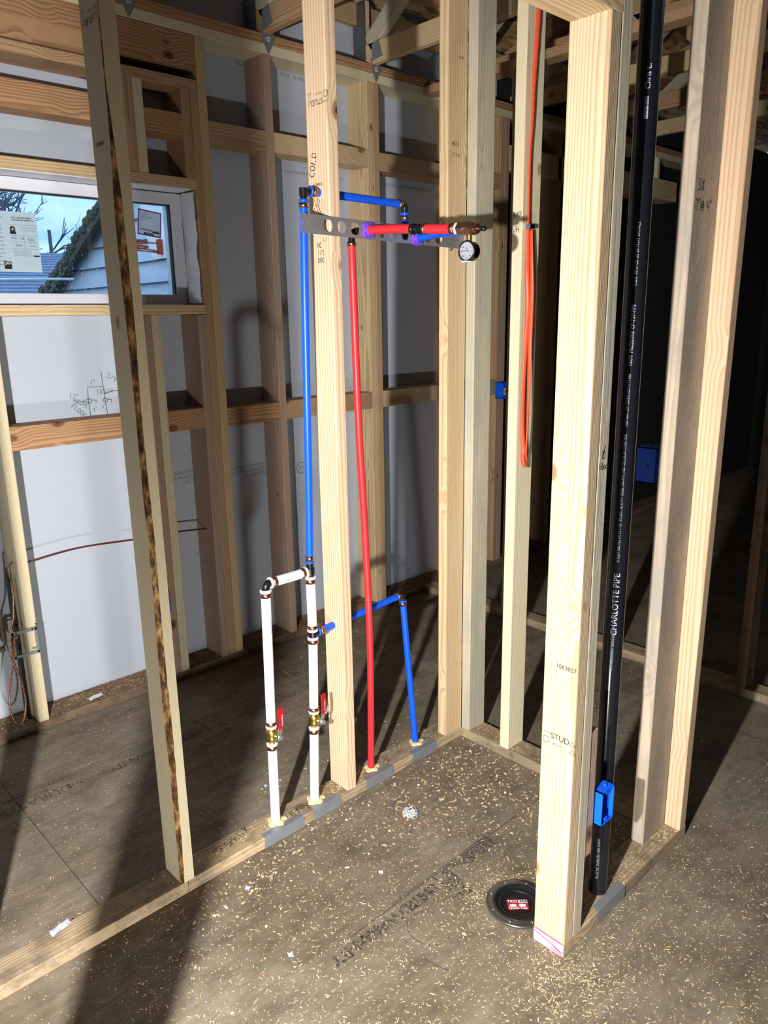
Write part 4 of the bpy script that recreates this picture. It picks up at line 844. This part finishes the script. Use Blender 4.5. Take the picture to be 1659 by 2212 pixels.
# orange cable on the pale stud
OC = empty('orange_cable', (2.0, 1.463, 1.08), 'orange flat cable stapled to the pale stud, its end looped and twisted', 'cable')
yc = 1.463
def ribbon(pts, w, t, tw, name):
    P = catmull(pts, 10); n = len(P); vs = []
    for i, p_ in enumerate(P):
        tg = (P[min(i + 1, n - 1)] - P[max(i - 1, 0)]).normalized(); a = tw(i / (n - 1)); side = X - tg * X.dot(tg); side.normalize(); oth = tg.cross(side)
        s_ = side * math.cos(a) + oth * math.sin(a); o2 = tg.cross(s_)
        for k in range(10):
            b = 2 * math.pi * k / 10; vs.append(p_ + s_ * math.cos(b) * w + o2 * math.sin(b) * t)
    mb = MB(); mb.add(vs, [[i * 10 + k, i * 10 + (k + 1) % 10, (i + 1) * 10 + (k + 1) % 10, (i + 1) * 10 + k] for i in range(n - 1) for k in range(10)], 0, True); mb.add(vs[:10], [list(range(10))]); mb.add(vs[-10:], [list(range(10))]); return mb.build(name, ORANGE, OC)
ribbon([(2.030, yc, 2.56), (2.024, yc, 2.385), (2.017, yc, 2.289), (2.011, yc, 2.192), (2.0095, yc, 2.082), (2.003, yc, 1.987), (2.004, yc, 1.807), (2.004, yc, 1.72), (2.000, yc - .004, 1.653), (2.004, yc - .006, 1.57), (1.996, yc - .010, 1.488), (1.986, yc - .014, 1.389), (1.981, yc - .016, 1.304), (1.987, yc - .012, 1.2), (1.999, yc - .008, 1.125), (1.992, yc - .012, 1.093), (2.002, yc - .014, 1.068), (2.012, yc - .010, 1.092), (2.000, yc - .020, 1.13), (1.994, yc - .026, 1.2), (1.991, yc - .028, 1.30), (1.994, yc - .026, 1.389), (2.000, yc - .022, 1.49), (2.010, yc - .016, 1.60), (2.012, yc - .010, 1.70), (2.011, yc - .006, 1.79)], .0072, .0036, lambda t: .5 * math.sin(t * 23) + t * 1.5, 'cable_sheath')
mb = MB(); mb.box(1.9945, 2.0175, yc - .014, yc - .0125, 1.794, 1.806); mb.box(1.9945, 1.9958, yc - .013, yc + .008, 1.794, 1.806); mb.box(2.0162, 2.0175, yc - .013, yc + .008, 1.794, 1.806); mb.build('staple', CHROME, OC)
# romex run between far wall studs
tag(MB().tube(catmull([(.878, 2.93, .655), (.914, 2.925, .668), (1.10, 2.922, .682), (1.34, 2.928, .665), (1.554, 2.93, .655), (1.70, 2.93, .639)], 8), .0036, 8).build('house_cable', COPPERD), 'thin dark brown cable strung between the far wall studs under the window', 'cable')
# cables, conduit and mounting ring on the left far stud
gcb = empty('copper_cable', (.82, 2.84, .09), 'twisted bare copper cable looped at the foot of the left far stud', 'cable')
mb = MB(); pts = catmull([(.859, 2.93, .68), (.838, 2.90, .672), (.826, 2.86, .64), (.824, 2.85, .60), (.812, 2.845, .50), (.790, 2.842, .43), (.790, 2.842, .33), (.806, 2.842, .24), (.810, 2.84, .155), (.788, 2.83, .085), (.762, 2.82, .09), (.750, 2.83, .16), (.768, 2.84, .25), (.790, 2.838, .34), (.802, 2.838, .42)], 12)
mb.tube(pts, .0030, 8); n = len(pts)
for ph in (0, math.pi):
    mb.tube([p_ + Vector((.0026 * math.cos(i * 1.1 + ph), .0026 * math.sin(i * 1.1 + ph), 0)) for i, p_ in enumerate(pts)], .0016, 5)
mb.build('strand', COPPER, gcb)
mb = MB(); pts = [(.842 - .0 * i, 2.93, .62 - .0075 * i) for i in range(80)]
mb.tube(pts, 0, 10, radii=[.0062 + (.0012 if i % 2 else 0) for i in range(80)]); tag(mb.build('flexible_conduit', BLACKP), 'black ribbed conduit standing beside the left far stud', 'conduit')
mr = empty('mounting_bracket', (.845, 2.862, .325), 'galvanised low voltage mounting ring fixed to the front of the left far stud', 'bracket')
mb = MB(); y0, y1 = 2.864, 2.871
mb.box(.800, .893, y0, y1, .418, .431, bev=.001).box(.800, .893, y0, y1, .325, .336, bev=.001).box(.800, .810, y0, y1, .325, .43, bev=.001).box(.884, .893, y0, y1, .325, .43, bev=.001)
mb.box(.800, .803, y0, y1 + .05, .33, .425); mb.box(.811, .822, y0 - .001, y1, .405, .412).box(.870, .884, y0 - .001, y1, .345, .35); mb.build('ring_frame', STEEL, mr)
for x_, z_ in ((.876, .4245), (.888, .329), (.818, .4245)): MB().lathe([(.0035, 0), (.0035, .0015), (0, .0016)], axis_matrix((x_, y0 + .0005, z_), -Y), 10).build('screw', BLACKP, mr)
MB().tube(catmull([(.889, 2.865, .432), (.892, 2.86, .440), (.889, 2.858, .446), (.884, 2.859, .444)], 5), .0014, 6).build('wire_hook', BLACKP, mr)
cb = empty('cable_bracket', (.77, 2.985, .32), 'bronze coloured box bracket standing on the sheathing behind the black conduit', 'bracket')
mb = MB(); mb.box(.800, .808, 2.98, 3.010, .36, .64).box(.770, .778, 2.99, 3.008, .32, .44).box(.770, .808, 2.99, 3.008, .318, .330).box(.770, .808, 2.99, 3.008, .372, .380).box(.765, .808, 2.99, 3.008, .436, .446); mb.build('bracket_frame', mat('bronze_bracket', lin(120, 104, 78), .5, .5), cb)

# ================================================================== ROOF TRUSSES
def member(a, b, w, th, m, par, name, x):
    """A 2x4 truss member in the plane x: from a to b (y,z), w deep."""
    a, b = Vector(a), Vector(b); L = (b - a).length; d = (b - a).normalized()
    bm = bmesh.new(); bmesh.ops.create_cube(bm, size=1)
    for v in bm.verts: v.co = Vector((v.co.x * th, v.co.y * w, (v.co.z + .5) * L))
    bmesh.ops.bevel(bm, geom=[e for e in bm.edges if abs(e.verts[0].co.z - e.verts[1].co.z) > 1e-6], offset=.003, segments=1, affect='EDGES')
    me = bpy.data.meshes.new(name); bm.to_mesh(me); bm.free(); me.materials.append(m); o = bpy.data.objects.new(name, me); C.objects.link(o)
    zc = Vector((0, d.x, d.y)); xc = Vector((1, 0, 0)); yc_ = zc.cross(xc)
    M = Matrix(((xc.x, yc_.x, zc.x, x), (xc.y, yc_.y, zc.y, a.x), (xc.z, yc_.z, zc.z, a.y), (0, 0, 0, 1)))
    o.parent = par; o.matrix_parent_inverse = wm(par).inverted(); o.matrix_basis = M; return o
TL = ['first roof truss, above the window', 'roof truss seated left of the centre stud top', 'roof truss right of the centre stud with a tall toothed plate', 'roof truss seen between corner post and cable stud', 'dim roof truss seen above the cable stud', 'dim roof truss above the door header', 'last dim roof truss at the right']
for i in range(7):
    x = 1.49 + .61 * i; R_ = empty('roof_truss', (x, 2.9, 2.681), TL[i], 'truss')
    member((3.01, 2.7255), (-2.5, 2.7255), .089, .038, (W_PINE, W_TAN)[i % 2], R_, 'bottom_chord', x)
    member((3.5, roof_z(3.5) - .046), (-2.6, roof_z(-2.6) - .046), .080, .038, W_TAN, R_, 'top_chord', x)
    member((2.96, 2.77), (2.96, roof_z(2.96) - .09), .07, .038, W_FIR, R_, 'heel_post', x)
    member((2.90, 2.77), (2.35, roof_z(2.35) - .09), .08, .038, W_GREEN, R_, 'web', x); member((1.85, 2.77), (2.30, roof_z(2.3) - .09), .08, .038, W_TAN, R_, 'web', x)
    member((1.80, 2.77), (.9, roof_z(.9) - .09), .08, .038, W_TAN, R_, 'web', x)
    mb = MB(); mb.box(x - .0215, x - .0195, 2.915, 2.998, 2.70, 2.955); mb.build('nail_plate', DARKSTEEL, R_)
    # hurricane tie: sloped steel tab on plate and chord
    tlab = ('hurricane tie under the first truss above the window', 'hurricane tie with barcode sticker left of the centre stud', 'hurricane tie with barcode sticker right of the centre stud', 'hurricane tie seen just behind the corner post', 'hurricane tie above the cable stud', 'hurricane tie above the door header', 'hurricane tie at the last truss')[i]
    H_ = empty('hurricane_tie', (x, 2.868, 2.62), tlab, 'tie')
    mb = MB(); xx = x - .0215
    mb.add([(xx, 2.872, 2.690), (xx, 2.80, 2.70), (xx, 2.825, 2.775), (xx, 2.872, 2.76), (xx + .001, 2.872, 2.690), (xx + .001, 2.80, 2.70), (xx + .001, 2.825, 2.775), (xx + .001, 2.872, 2.76)], [[0, 1, 2, 3], [7, 6, 5, 4], [0, 4, 5, 1], [1, 5, 6, 2], [2, 6, 7, 3], [3, 7, 4, 0]])
    p0 = [(xx - .01, 2.70), (xx + .052, 2.688), (xx + .058, 2.665), (xx + .03, 2.612), (xx + .022, 2.606), (xx + .002, 2.645)]
    mb.add([(a, 2.8715, b) for a, b in p0] + [(a, 2.8705, b) for a, b in p0], [[0, 1, 2, 3, 4, 5][::-1], [6, 7, 8, 9, 10, 11]] + [[k, (k + 1) % 6, 6 + (k + 1) % 6, 6 + k] for k in range(6)])
    mb.build('steel_tab', STEEL, H_)
    MB().box(xx + .018, xx + .034, 2.8698, 2.8704, 2.652, 2.668).build('sticker', PAPERW, H_)
    mb = MB()
    for k in range(4): mb.box(xx + .020 + k * .0033, xx + .0217 + k * .0033, 2.8694, 2.8697, 2.655, 2.665)
    mb.build('barcode', INK, H_)
    mb = MB()
    for a, b in ((.04, 2.675), (.047, 2.668), (.026, 2.628), (.01, 2.66)): mb.lathe([(.0035, 0), (.003, .002), (0, .0024)], axis_matrix((xx + a, 2.8705, b), -Y), 8)
    mb.build('nail_heads', CHROME, H_)
    if i < 6:
        lumber('eave_block', 'blocking board between roof trusses over the far wall, bay %s' % ('above the window', 'left of the centre stud', 'right of the centre stud', 'behind the corner post', 'above the cable stud', 'above the door header')[i], 'block', (x + .02, x + .59, 2.972, 3.008, 2.865, 2.955), 'x', W_TAN)
tag(MB().box(2.6, 4.6, 2.60, 2.69, roof_z(2.645) - .040, roof_z(2.645) - .022).build('bracing_strip', mat('blue_grey_strip', lin(150, 160, 186), .5)), 'pale blue grey strip running under the roof deck', 'strip')

# ================================================================== FLOOR PRINT AND LITTER
text('DURASTRAND', .055, (.80, 2.445, 0), -X, -Y, FLOORINK, GO, 'floor_print', bold=.001, lift=.0006); text('pointSIX', .032, (.73, 2.468, 0), -X, -Y, FLOORINK, GO, 'floor_print'); text('23/32', .035, (.86, 2.44, 0), -X, -Y, FLOORINK, GO, 'floor_print', bold=.001); text('T&G SIDE', .022, (.87, 2.475, 0), -X, -Y, FLOORINK, GO, 'floor_print')
mb = MB()
for a in ((-.2, 1.0, 2.486, 2.489), (-.2, 1.9, 2.50, 2.5025), (1.0, 1.9, 1.2535, 1.2565), (1.2, 1.62, 1.260, 1.2625), (1.352, 1.357, 1.165, 1.252), (1.403, 1.408, 1.185, 1.252), (1.335, 1.36, 1.158, 1.163), (1.33, 1.335, 2.40, 2.478), (1.395, 1.4, 2.40, 2.478)): mb.box(a[0], a[1], a[2], a[3], .0003, .0007)
mb.build('printed_rule', FLOORINK, GO)
text('LIMITED WARRANTY', .046, (1.337, 1.238, 0), -X, -Y, FLOORINK, GO, 'floor_print', bold=.0022, spacing=.83); text('WEATHER', .028, (1.381, 1.252, 0), -Y, X, FLOORINK, GO, 'floor_print', bold=.0012, spacing=.8); text('GOLD 50', .022, (1.360, 1.225, 0), -Y, X, FLOORINK, GO, 'floor_print', bold=.001, spacing=.8)
text('23/32 APA', .034, (1.60, 1.238, 0), -X, -Y, FLOORINK, GO, 'floor_print', bold=.002); text('RATED STURD-I-FLOOR', .018, (1.60, 1.252, 0), -X, -Y, FLOORINK, GO, 'floor_print', bold=.001, spacing=.9)
text('LIMITED WARRANTY', .05, (1.33, 2.44, 0), -X, -Y, FLOORINK, GO, 'floor_print', bold=.001, spacing=.8); text('WEATHER', .03, (1.37, 2.47, 0), -Y, X, FLOORINK, GO, 'floor_print', spacing=.8); text('23/32 APA', .035, (1.62, 2.43, 0), -X, -Y, FLOORINK, GO, 'floor_print'); text('JURASTRAND', .05, (1.95, 2.43, 0), -X, -Y, FLOORINK, GO, 'floor_print')
strokes([circ(1.21, 1.135, .052, .06, 26, .2, 5.2), [(1.135, 1.155), (1.14, 1.125), (1.155, 1.10)], [(1.128, 1.082), (1.133, 1.06), (1.14, 1.03), (1.15, 1.005)]], .003, (0, 0, 0), X, Y, FLOORINK, GO, 'marker_circle')
strokes([[(2.2 - .0, .2), (1.95, .36), (1.6, .58)]], .003, (0, 0, 0), X, Y, mat('purple_chalk', lin(104, 88, 96), .9), GO, 'chalk_line')

def litter(name, n, sampler, size, mats, weights, label, cat, curl=.8, wid=(.0007, .0024)):
    vs, fs, mi = [], [], []
    for _ in range(n):
        x, y, z = sampler(); L = random.uniform(*size) * random.choice((.5, .8, 1, 1, 1.4)); w = random.uniform(*wid); a = random.uniform(0, 2 * math.pi); cv = random.uniform(-curl, curl) / max(L, .004) * .8
        seg = 4; k0 = len(vs); px, py = x, y; hh = random.uniform(.0, .5) * L * .35; ti = random.uniform(-.6, .6)
        for i in range(seg + 1):
            t = i / seg; ux, uy = math.cos(a), math.sin(a); ww = w * (.35 + .65 * math.sin(math.pi * (.15 + .7 * t)))
            zz = z + .0006 + hh * 4 * t * (1 - t); tx, ty = -uy * ww / 2 * math.cos(ti), ux * ww / 2 * math.cos(ti); tz = abs(ww * math.sin(ti)) / 2
            vs.append((px + tx, py + ty, zz + tz)); vs.append((px - tx, py - ty, zz)); px += ux * L / seg; py += uy * L / seg; a += cv * L / seg
        m_ = random.choices(range(len(mats)), weights)[0]
        for i in range(seg): fs.append([k0 + 2 * i, k0 + 2 * i + 1, k0 + 2 * i + 3, k0 + 2 * i + 2]); mi.append(m_)
    me = bpy.data.meshes.new(name); me.from_pydata(vs, [], fs); me.update()
    for m_ in mats: me.materials.append(m_)
    me.polygons.foreach_set('material_index', mi); o = bpy.data.objects.new(name, me); C.objects.link(o); return tag(o, label, cat, kind='stuff')
random.seed(21)
def blocked(x, y):
    return (YP - .003 < y < YP + B_ + .003 and x < X2 + B_) or (X2 - .003 < x < X2 + B_ + .003 and .92 < y < YP + .1) or (Y3 - .003 < y < Y3 + B_ + .003 and (1.374 < x < 2.035 or x < .09)) or y > YF - .002 or (x - 1.442) ** 2 + (y - 1.02) ** 2 < .089 ** 2 or (XH - .003 < x < XH + B_ + .003)
def rect(x0, x1, y0, y1):
    def f():
        while True:
            x, y = random.uniform(x0, x1), random.uniform(y0, y1)
            if not blocked(x, y): return x, y, 0
    return f
def near(cx, cy_, r):
    def f():
        while True:
            x, y = random.gauss(cx, r), random.gauss(cy_, r * .9)
            if not blocked(x, y): return x, y, 0
    return f
def mixs(*fs):
    w = [a for a, _ in fs]; g_ = [b for _, b in fs]; return lambda: random.choices(g_, w)[0]()
zones = mixs((46, rect(.5, 2.0, -.2, 1.69)), (22, rect(1.2, 3.1, -.1, .84)), (8, rect(.3, 2.6, 1.75, 2.87)), (4, near(1.33, .80, .08)), (2, near(1.40, 1.10, .07)), (3, near(1.0, 1.2, .25)), (6, rect(2.08, 3.03, .95, 2.85)), (3, rect(1.4, 2.0, .925, 1.1)))
litter('wood_shavings', 13000, zones, (.003, .0105), SHAVE, (6, 3, 1.2), 'pale wood shavings and splinters strewn over the subfloor', 'wood shavings')
litter('sawdust_chips', 10000, zones, (.002, .006), SHAVE, (5, 4, 2), 'fine sawdust chips scattered over the subfloor', 'sawdust', .3, (.0008, .0018))
fz = mixs((34, near(1.80, 1.50, .14)), (16, near(1.80, 1.25, .16)), (12, near(1.50, 1.50, .09)), (9, rect(.95, 1.95, 1.57, 1.688)), (6, rect(.7, 1.9, 1.0, 1.6)), (6, rect(1.0, 1.95, 1.785, 2.1)), (3, rect(1.3, 2.6, 2.4, 2.86)), (4, near(1.05, 1.58, .08)), (5, rect(.75, 1.1, 1.55, 1.688)))
litter('wood_flakes', 1250, fz, (.005, .013), FLAKE, (5, 4, 2), 'curled brown wood flakes gathered along the plates and in the corner', 'wood flakes', .5, (.003, .009))
def plate_top(x0, x1, y0, y1): return lambda: (random.uniform(x0, x1), random.uniform(y0, y1), .038)
pt = mixs((10, plate_top(.75, 1.15, YP + .01, YP + .085)), (6, plate_top(1.36, 1.41, YP + .01, YP + .085)), (10, plate_top(1.46, 1.89, YP + .01, YP + .085)), (8, plate_top(X2 + .005, X2 + .085, 1.51, 1.65)), (10, plate_top(X2 + .005, X2 + .085, 1.1, 1.47)), (10, plate_top(1.66, 1.9, Y3 + .005, Y3 + .085)), (8, plate_top(1.9, 1.985, Y3 + .005, Y3 + .05)))
litter('plate_shavings', 900, pt, (.004, .013), SHAVE, (4, 3, 2), 'shavings lying on top of the floor plates', 'wood shavings', .6)
fp = mixs((3, plate_top(.90, 1.44, YF + .01, YB)), (2, plate_top(1.515, 1.68, YF + .02, YB)), (2, plate_top(1.80, 2.07, YF + .01, YB)), (3, plate_top(2.115, 2.65, YF + .01, YB)), (3, plate_top(2.73, 3.28, YF + .01, YB)), (2, plate_top(3.32, 3.66, YF + .01, YB)), (2, plate_top(.6, .86, YF, YB)))
litter('sill_debris', 4200, fp, (.005, .015), [SHAVE[1], SHAVE[2], FLAKE[1]], (3, 4, 3), 'brown shavings heaped between the far wall studs on the plate', 'wood shavings', .6, (.002, .005))
# nest of shavings, paper scraps
mb = MB(); random.seed(4)
for k in range(34):
    r_ = random.uniform(.008, .021); a0 = random.uniform(0, 6.28); c_ = Vector((1.509 + random.uniform(-.01, .01), 1.497 + random.uniform(-.01, .01), .003 + random.uniform(0, .010)))
    mb.tube([c_ + Vector((r_ * math.cos(a0 + t * .35), r_ * .9 * math.sin(a0 + t * .35), .004 * math.sin(t))) for t in range(random.randint(7, 16))], .0007, 4)
tag(mb.build('shaving_nest', PAPERW), 'round nest of white stringy shavings on the bathroom floor', 'shavings')
def scrap(x, y, z, w, h, a, m, label):
    mb = MB(); M_ = Matrix.Translation((x, y, z)) @ Matrix.Rotation(a, 4, 'Z'); vs = []
    for i in range(5):
        for j in range(3): vs.append(M_ @ Vector((w * (i / 4 - .5) + random.uniform(-.1, .1) * w * (j == 2), h * (j / 2 - .5), .001 + .004 * abs(math.sin(i * 1.3 + j)))))
    mb.add(vs, [[i * 3 + j, (i + 1) * 3 + j, (i + 1) * 3 + j + 1, i * 3 + j + 1] for i in range(4) for j in range(2)]); return tag(mb.build('paper_scrap', m), label, 'scrap')
LILAC = mat('lilac_wrap_scrap', lin(190, 196, 224), .6)
scrap(1.10, 2.915, .0385, .06, .028, .15, PAPERW, 'white paper scrap on the far wall plate below the window'); scrap(.508, 1.768, .0385, .055, .022, .2, LILAC, 'pale blue scrap lying on the plate at the lower left')
scrap(.954, 1.587, 0, .016, .014, .6, LILAC, 'small lilac scrap on the floor beside the barked stud plate'); scrap(.90, 1.316, 0, .016, .012, 1.2, LILAC, 'small lilac scrap on the open floor in front'); scrap(1.27, 1.95, 0, .014, .012, .3, LILAC, 'small lilac scrap on the dark floor behind the left white pipe')
random.seed(9)
scrap(1.262, 1.37, 0, .012, .012, .9, PAPERW, 'tiny white scrap on the floor left of the printed lettering')

# ================================================================== OUTDOORS THROUGH THE WINDOW
tag(MB().box(-30, 40, 3.2, 70, -.75, -.7).build('ground_outside', mat('yard', lin(96, 100, 80), .95, noise_scale=2, noise_amt=.3), origin=(0, 3.2, -.7)), kind='structure')
NH = empty('neighbour_garage', (3.7, 6.0, -.7), 'white lap sided garage gable with mossy roof edge outside the window', 'building')
SID = mat('weathered_siding', lin(206, 214, 226), .8, noise_scale=16, noise_amt=.12)
ev_y, ev_z, sl = 9.45, 1.86, .46
def gz_(y): return ev_z + sl * (ev_y - y) if y > 5.2 else ev_z + sl * (ev_y - 5.2) - sl * (5.2 - y)
mb = MB(); z = -.7
while z < 3.8:
    y1 = ev_y if z < ev_z else ev_y - (z - ev_z) / sl; y0 = 4.2 if z < ev_z else max(4.2, 5.2 - (y1 - 5.2))
    if y1 > y0:
        mb.add([(3.70, y0, z), (3.70, y1, z), (3.722, y1, z + .2), (3.722, y0, z + .2), (3.74, y0, z), (3.74, y1, z), (3.74, y1, z + .2), (3.74, y0, z + .2)], [[0, 1, 2, 3], [7, 6, 5, 4], [0, 4, 5, 1], [3, 2, 6, 7], [1, 5, 6, 2], [0, 3, 7, 4]])
    z += .2
mb.build('siding', SID, NH)
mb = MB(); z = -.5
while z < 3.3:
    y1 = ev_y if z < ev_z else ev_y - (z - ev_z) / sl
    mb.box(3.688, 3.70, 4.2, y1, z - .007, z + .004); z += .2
mb.build('lap_shade_strip', mat('lap_shade', lin(70, 84, 96), .9), NH)  # dark strips paint in the shade line under each siding lap
SHING = mat('grey_shingles', lin(132, 146, 168), .9, noise_scale=22, noise_amt=.45); MOSS = mat('mossy_edge', lin(84, 84, 70), .95, noise_scale=30, noise_amt=.7)
for sgn in (1, -1):
    ya, yb = 5.2, (ev_y + .35 if sgn > 0 else 4.15); za, zb = gz_(5.2) + .06, gz_(5.2) + .06 - abs(yb - ya) * sl
    mb = MB(); mb.add([(3.62, ya, za), (8.5, ya, za), (8.5, yb, zb), (3.62, yb, zb), (3.62, ya, za + .05), (8.5, ya, za + .05), (8.5, yb, zb + .05), (3.62, yb, zb + .05)], [[0, 1, 2, 3], [7, 6, 5, 4], [0, 4, 5, 1], [3, 2, 6, 7], [1, 5, 6, 2], [0, 3, 7, 4]]); mb.build('roof_slope', SHING, NH)
    mb = MB(); random.seed(11 + sgn); mb.add([(x_, y_, z_ + d_) for x_ in (3.56, 3.62) for (y_, z_) in ((ya, za), (yb, zb)) for d_ in (-.11, .055)], [[0, 1, 3, 2], [4, 6, 7, 5], [0, 4, 5, 1], [2, 3, 7, 6], [1, 5, 7, 3], [0, 2, 6, 4]])
    for k in range(110):
        t = k / 109; c_ = Vector((3.56, ya + (yb - ya) * t, za + (zb - za) * t + .02)); bm = bmesh.new(); bmesh.ops.create_icosphere(bm, subdivisions=1, radius=random.uniform(.03, .055)); mb.bm(bm, M=Matrix.Translation(c_ + Vector((0, random.uniform(-.03, .03), random.uniform(-.06, .04)))) @ Matrix.Diagonal((.6, 1.5, 1, 1)))
    mb.build('mossy_rake', MOSS, NH)
MB().box(3.66, 3.70, 7.54, 7.63, 1.74, 1.86).build('utility_box', PAPERW, NH)
BH = empty('basketball_hoop', (3.6, 6.82, 2.1), 'old white basketball backboard with rusty orange rim on the garage gable', 'basketball hoop')
RUST = mat('rusty_steel', lin(168, 78, 56), .8, .2, 40, .4)
mb = MB(); pl_ = [(7.13, 3.2), (7.13, 2.55), (7.09, 2.36), (7.0, 2.16), (6.95, 2.105), (6.1, 2.105), (6.0, 2.3), (6.0, 3.2)]
k = len(pl_); mb.add([(3.655, a, b) for a, b in pl_] + [(3.695, a, b) for a, b in pl_], [list(range(k)), [k + i for i in range(k)][::-1]] + [[i, (i + 1) % k, k + (i + 1) % k, k + i] for i in range(k)])
mb.build('backboard', mat('flaking_white_board', lin(240, 242, 244), .8, noise_scale=24, noise_amt=.16), BH)
MB().box(3.62, 3.655, 6.765, 6.82, 2.14, 2.27).build('rust_bracket', RUST, BH)
rc = Vector((3.33, 6.80, 2.235)); mb = MB(); mb.tube([rc + Vector((0.17 * math.cos(a), 0.17 * math.sin(a), 0)) for a in [2 * math.pi * i / 28 for i in range(29)]], .009, 8, caps=False); mb.tube([rc + Vector((0.17 * math.cos(a), 0.17 * math.sin(a), -.045)) for a in [2 * math.pi * i / 28 for i in range(29)]], .008, 6, caps=False); mb.build('rim', RUST, BH)
mb = MB(); mb.tube([(3.5, 6.80, 2.235), (3.62, 6.80, 2.235)], .006, 6); mb.tube([(3.40, 6.93, 2.22), (3.50, 6.86, 2.19), (3.62, 6.80, 2.165)], .006, 6); mb.tube([(3.2, 6.70, 2.165), (3.62, 6.80, 2.155)], .006, 6); mb.build('rim_brace', RUST, BH)
# neighbour roof behind
H2 = empty('neighbour_house', (6, 16, -.7), 'grey shingled house roof behind the garage, seen through the window', 'building')
hdv = Vector((math.cos(math.radians(70)), math.sin(math.radians(70)), 0)); hs = Vector((-hdv.y, hdv.x, 0))
c0, c1, c2 = hdv * 12.5, hdv * 16.5, hdv * 20.5
mb = MB(); nrow = 16
for r_ in range(nrow):
    a, b = r_ / nrow, (r_ + 1) / nrow; pa = c0.lerp(c1, a); pb = c0.lerp(c1, b); za, zb = 1.86 + .96 * a, 1.86 + .96 * b
    mb.add([pa + hs * -2.6 + Z * (za + .03), pa + hs * 7 + Z * (za + .03), pb + hs * 7 + Z * (zb + .005), pb + hs * -2.6 + Z * (zb + .005), pa + hs * -2.6 + Z * (za - .02), pa + hs * 7 + Z * (za - .02)], [[0, 3, 2, 1], [0, 1, 5, 4]])
mb.add([c1 + hs * -2.6 + Z * 2.825, c1 + hs * 7 + Z * 2.825, c2 + hs * 7 + Z * 1.86, c2 + hs * -2.6 + Z * 1.86], [[0, 3, 2, 1]]); mb.build('shingle_roof', SHING, H2)
mb = MB(); w0, w1 = hdv * 12.8, hdv * 20.2
pts = [w0 + hs * -2.3, w0 + hs * 6.8, w1 + hs * 6.8, w1 + hs * -2.3]
mb.add([p_ + Z * -.7 for p_ in pts] + [p_ + Z * 1.88 for p_ in pts], [[i, (i + 1) % 4, 4 + (i + 1) % 4, 4 + i] for i in range(4)]); mb.build('house_wall', mat('reddish_brick', lin(140, 104, 100), .9, noise_scale=14, noise_amt=.3), H2)
# white cable and pole
tag(MB().tube(catmull([(-2.5, 10.2, 2.25), (0, 9.6, 2.06), (1.9, 9.1, 1.99), (3.56, 8.62, 2.0)], 6), .013, 8).build('outdoor_cable', mat('white_cable', lin(236, 240, 244), .5)), 'white cable strung to the garage gable outside the window', 'cable')
def tree(name, pos, h, label, seed, m, spread=.5):
    random.seed(seed); mb = MB()
    def br(p_, d, L, r, dep):
        n = 3; pts = [p_]; 
        for i in range(n): d = (d + Vector((random.uniform(-.22, .22), random.uniform(-.22, .22), random.uniform(-.05, .12)))).normalized(); pts.append(pts[-1] + d * L / n)
        mb.tube(pts, r, 5 if dep < 3 else 3, radii=[r * (1 - .35 * i / n) for i in range(n + 1)], caps=False)
        if dep < 6:
            for k in range(3 if dep < 4 else 2):
                a = random.uniform(.3, 1) * spread + .15; ax = Vector((random.uniform(-1, 1), random.uniform(-1, 1), random.uniform(-.3, .3))).normalized(); q_ = d.copy(); q_.rotate(Matrix.Rotation(a, 3, ax)); br(pts[random.choice((2, 3, 3))], q_, L * random.uniform(.6, .82), r * .68, dep + 1)
    br(Vector(pos), Vector((0, 0, 1)), h * .3, h * .017, 0); o = mb.build(name, m); return tag(o, label, 'tree')
TW = mat('bare_twigs', lin(92, 96, 110), .9); TWR = mat('reddish_twigs', lin(150, 112, 112), .9)
def at(hd_, d): return (d * math.cos(math.radians(hd_)), d * math.sin(math.radians(hd_)), -.7)
tree('bare_tree', at(73.2, 23), 9.2, 'big bare tree at the left behind the sticker, beyond the shingle roof', 2, TW, .8); tree('bare_tree', at(68.2, 24), 5.6, 'small bare tree right of the sticker behind the shingle roof', 5, TW, .7); tree('bare_tree', at(69.6, 26), 6.4, 'slender bare tree just right of the sticker, twigs spread against the sky', 17, TW, .85); tree('bare_tree', at(67.1, 24), 5.0, 'low bare tree standing against the mossy garage roof edge', 23, TW, .9); tree('bare_tree', at(66.0, 25), 4.9, 'reddish bare tree beyond the right end of the shingle roof', 8, TWR, .8)
px_, py_, _ = at(68.75, 21)
tag(MB().tube([(px_, py_, -.7), (px_, py_, 3.7)], .045, 10, radii=[.05, .042]).build('broken_trunk', TW), 'broken off tree trunk standing behind the shingle roof', 'trunk')
# rain drops on the glass
random.seed(13); mb = MB()
for k in range(520):
    u = random.random() ** .7; x = 1.10 + u * .56; z = gz0 + .004 + abs(random.gauss(0, .075 if x < 1.35 else .03)); 
    if z > gz1 - .02: continue
    r_ = random.uniform(.0005, .0014); mb.lathe([(0, 0), (r_, 0), (r_ * .8, r_ * .5), (0, r_ * .75)], axis_matrix((x, 3.0162, z), Y), 6)
dm_ = mat('water_drop', (1, 1, 1, 1), .1, noise_scale=None, trans=.0, spec=.9)
tag(mb.build('rain_drops', dm_), 'rain drops beaded on the outside of the window glass', 'rain drops', kind='stuff')
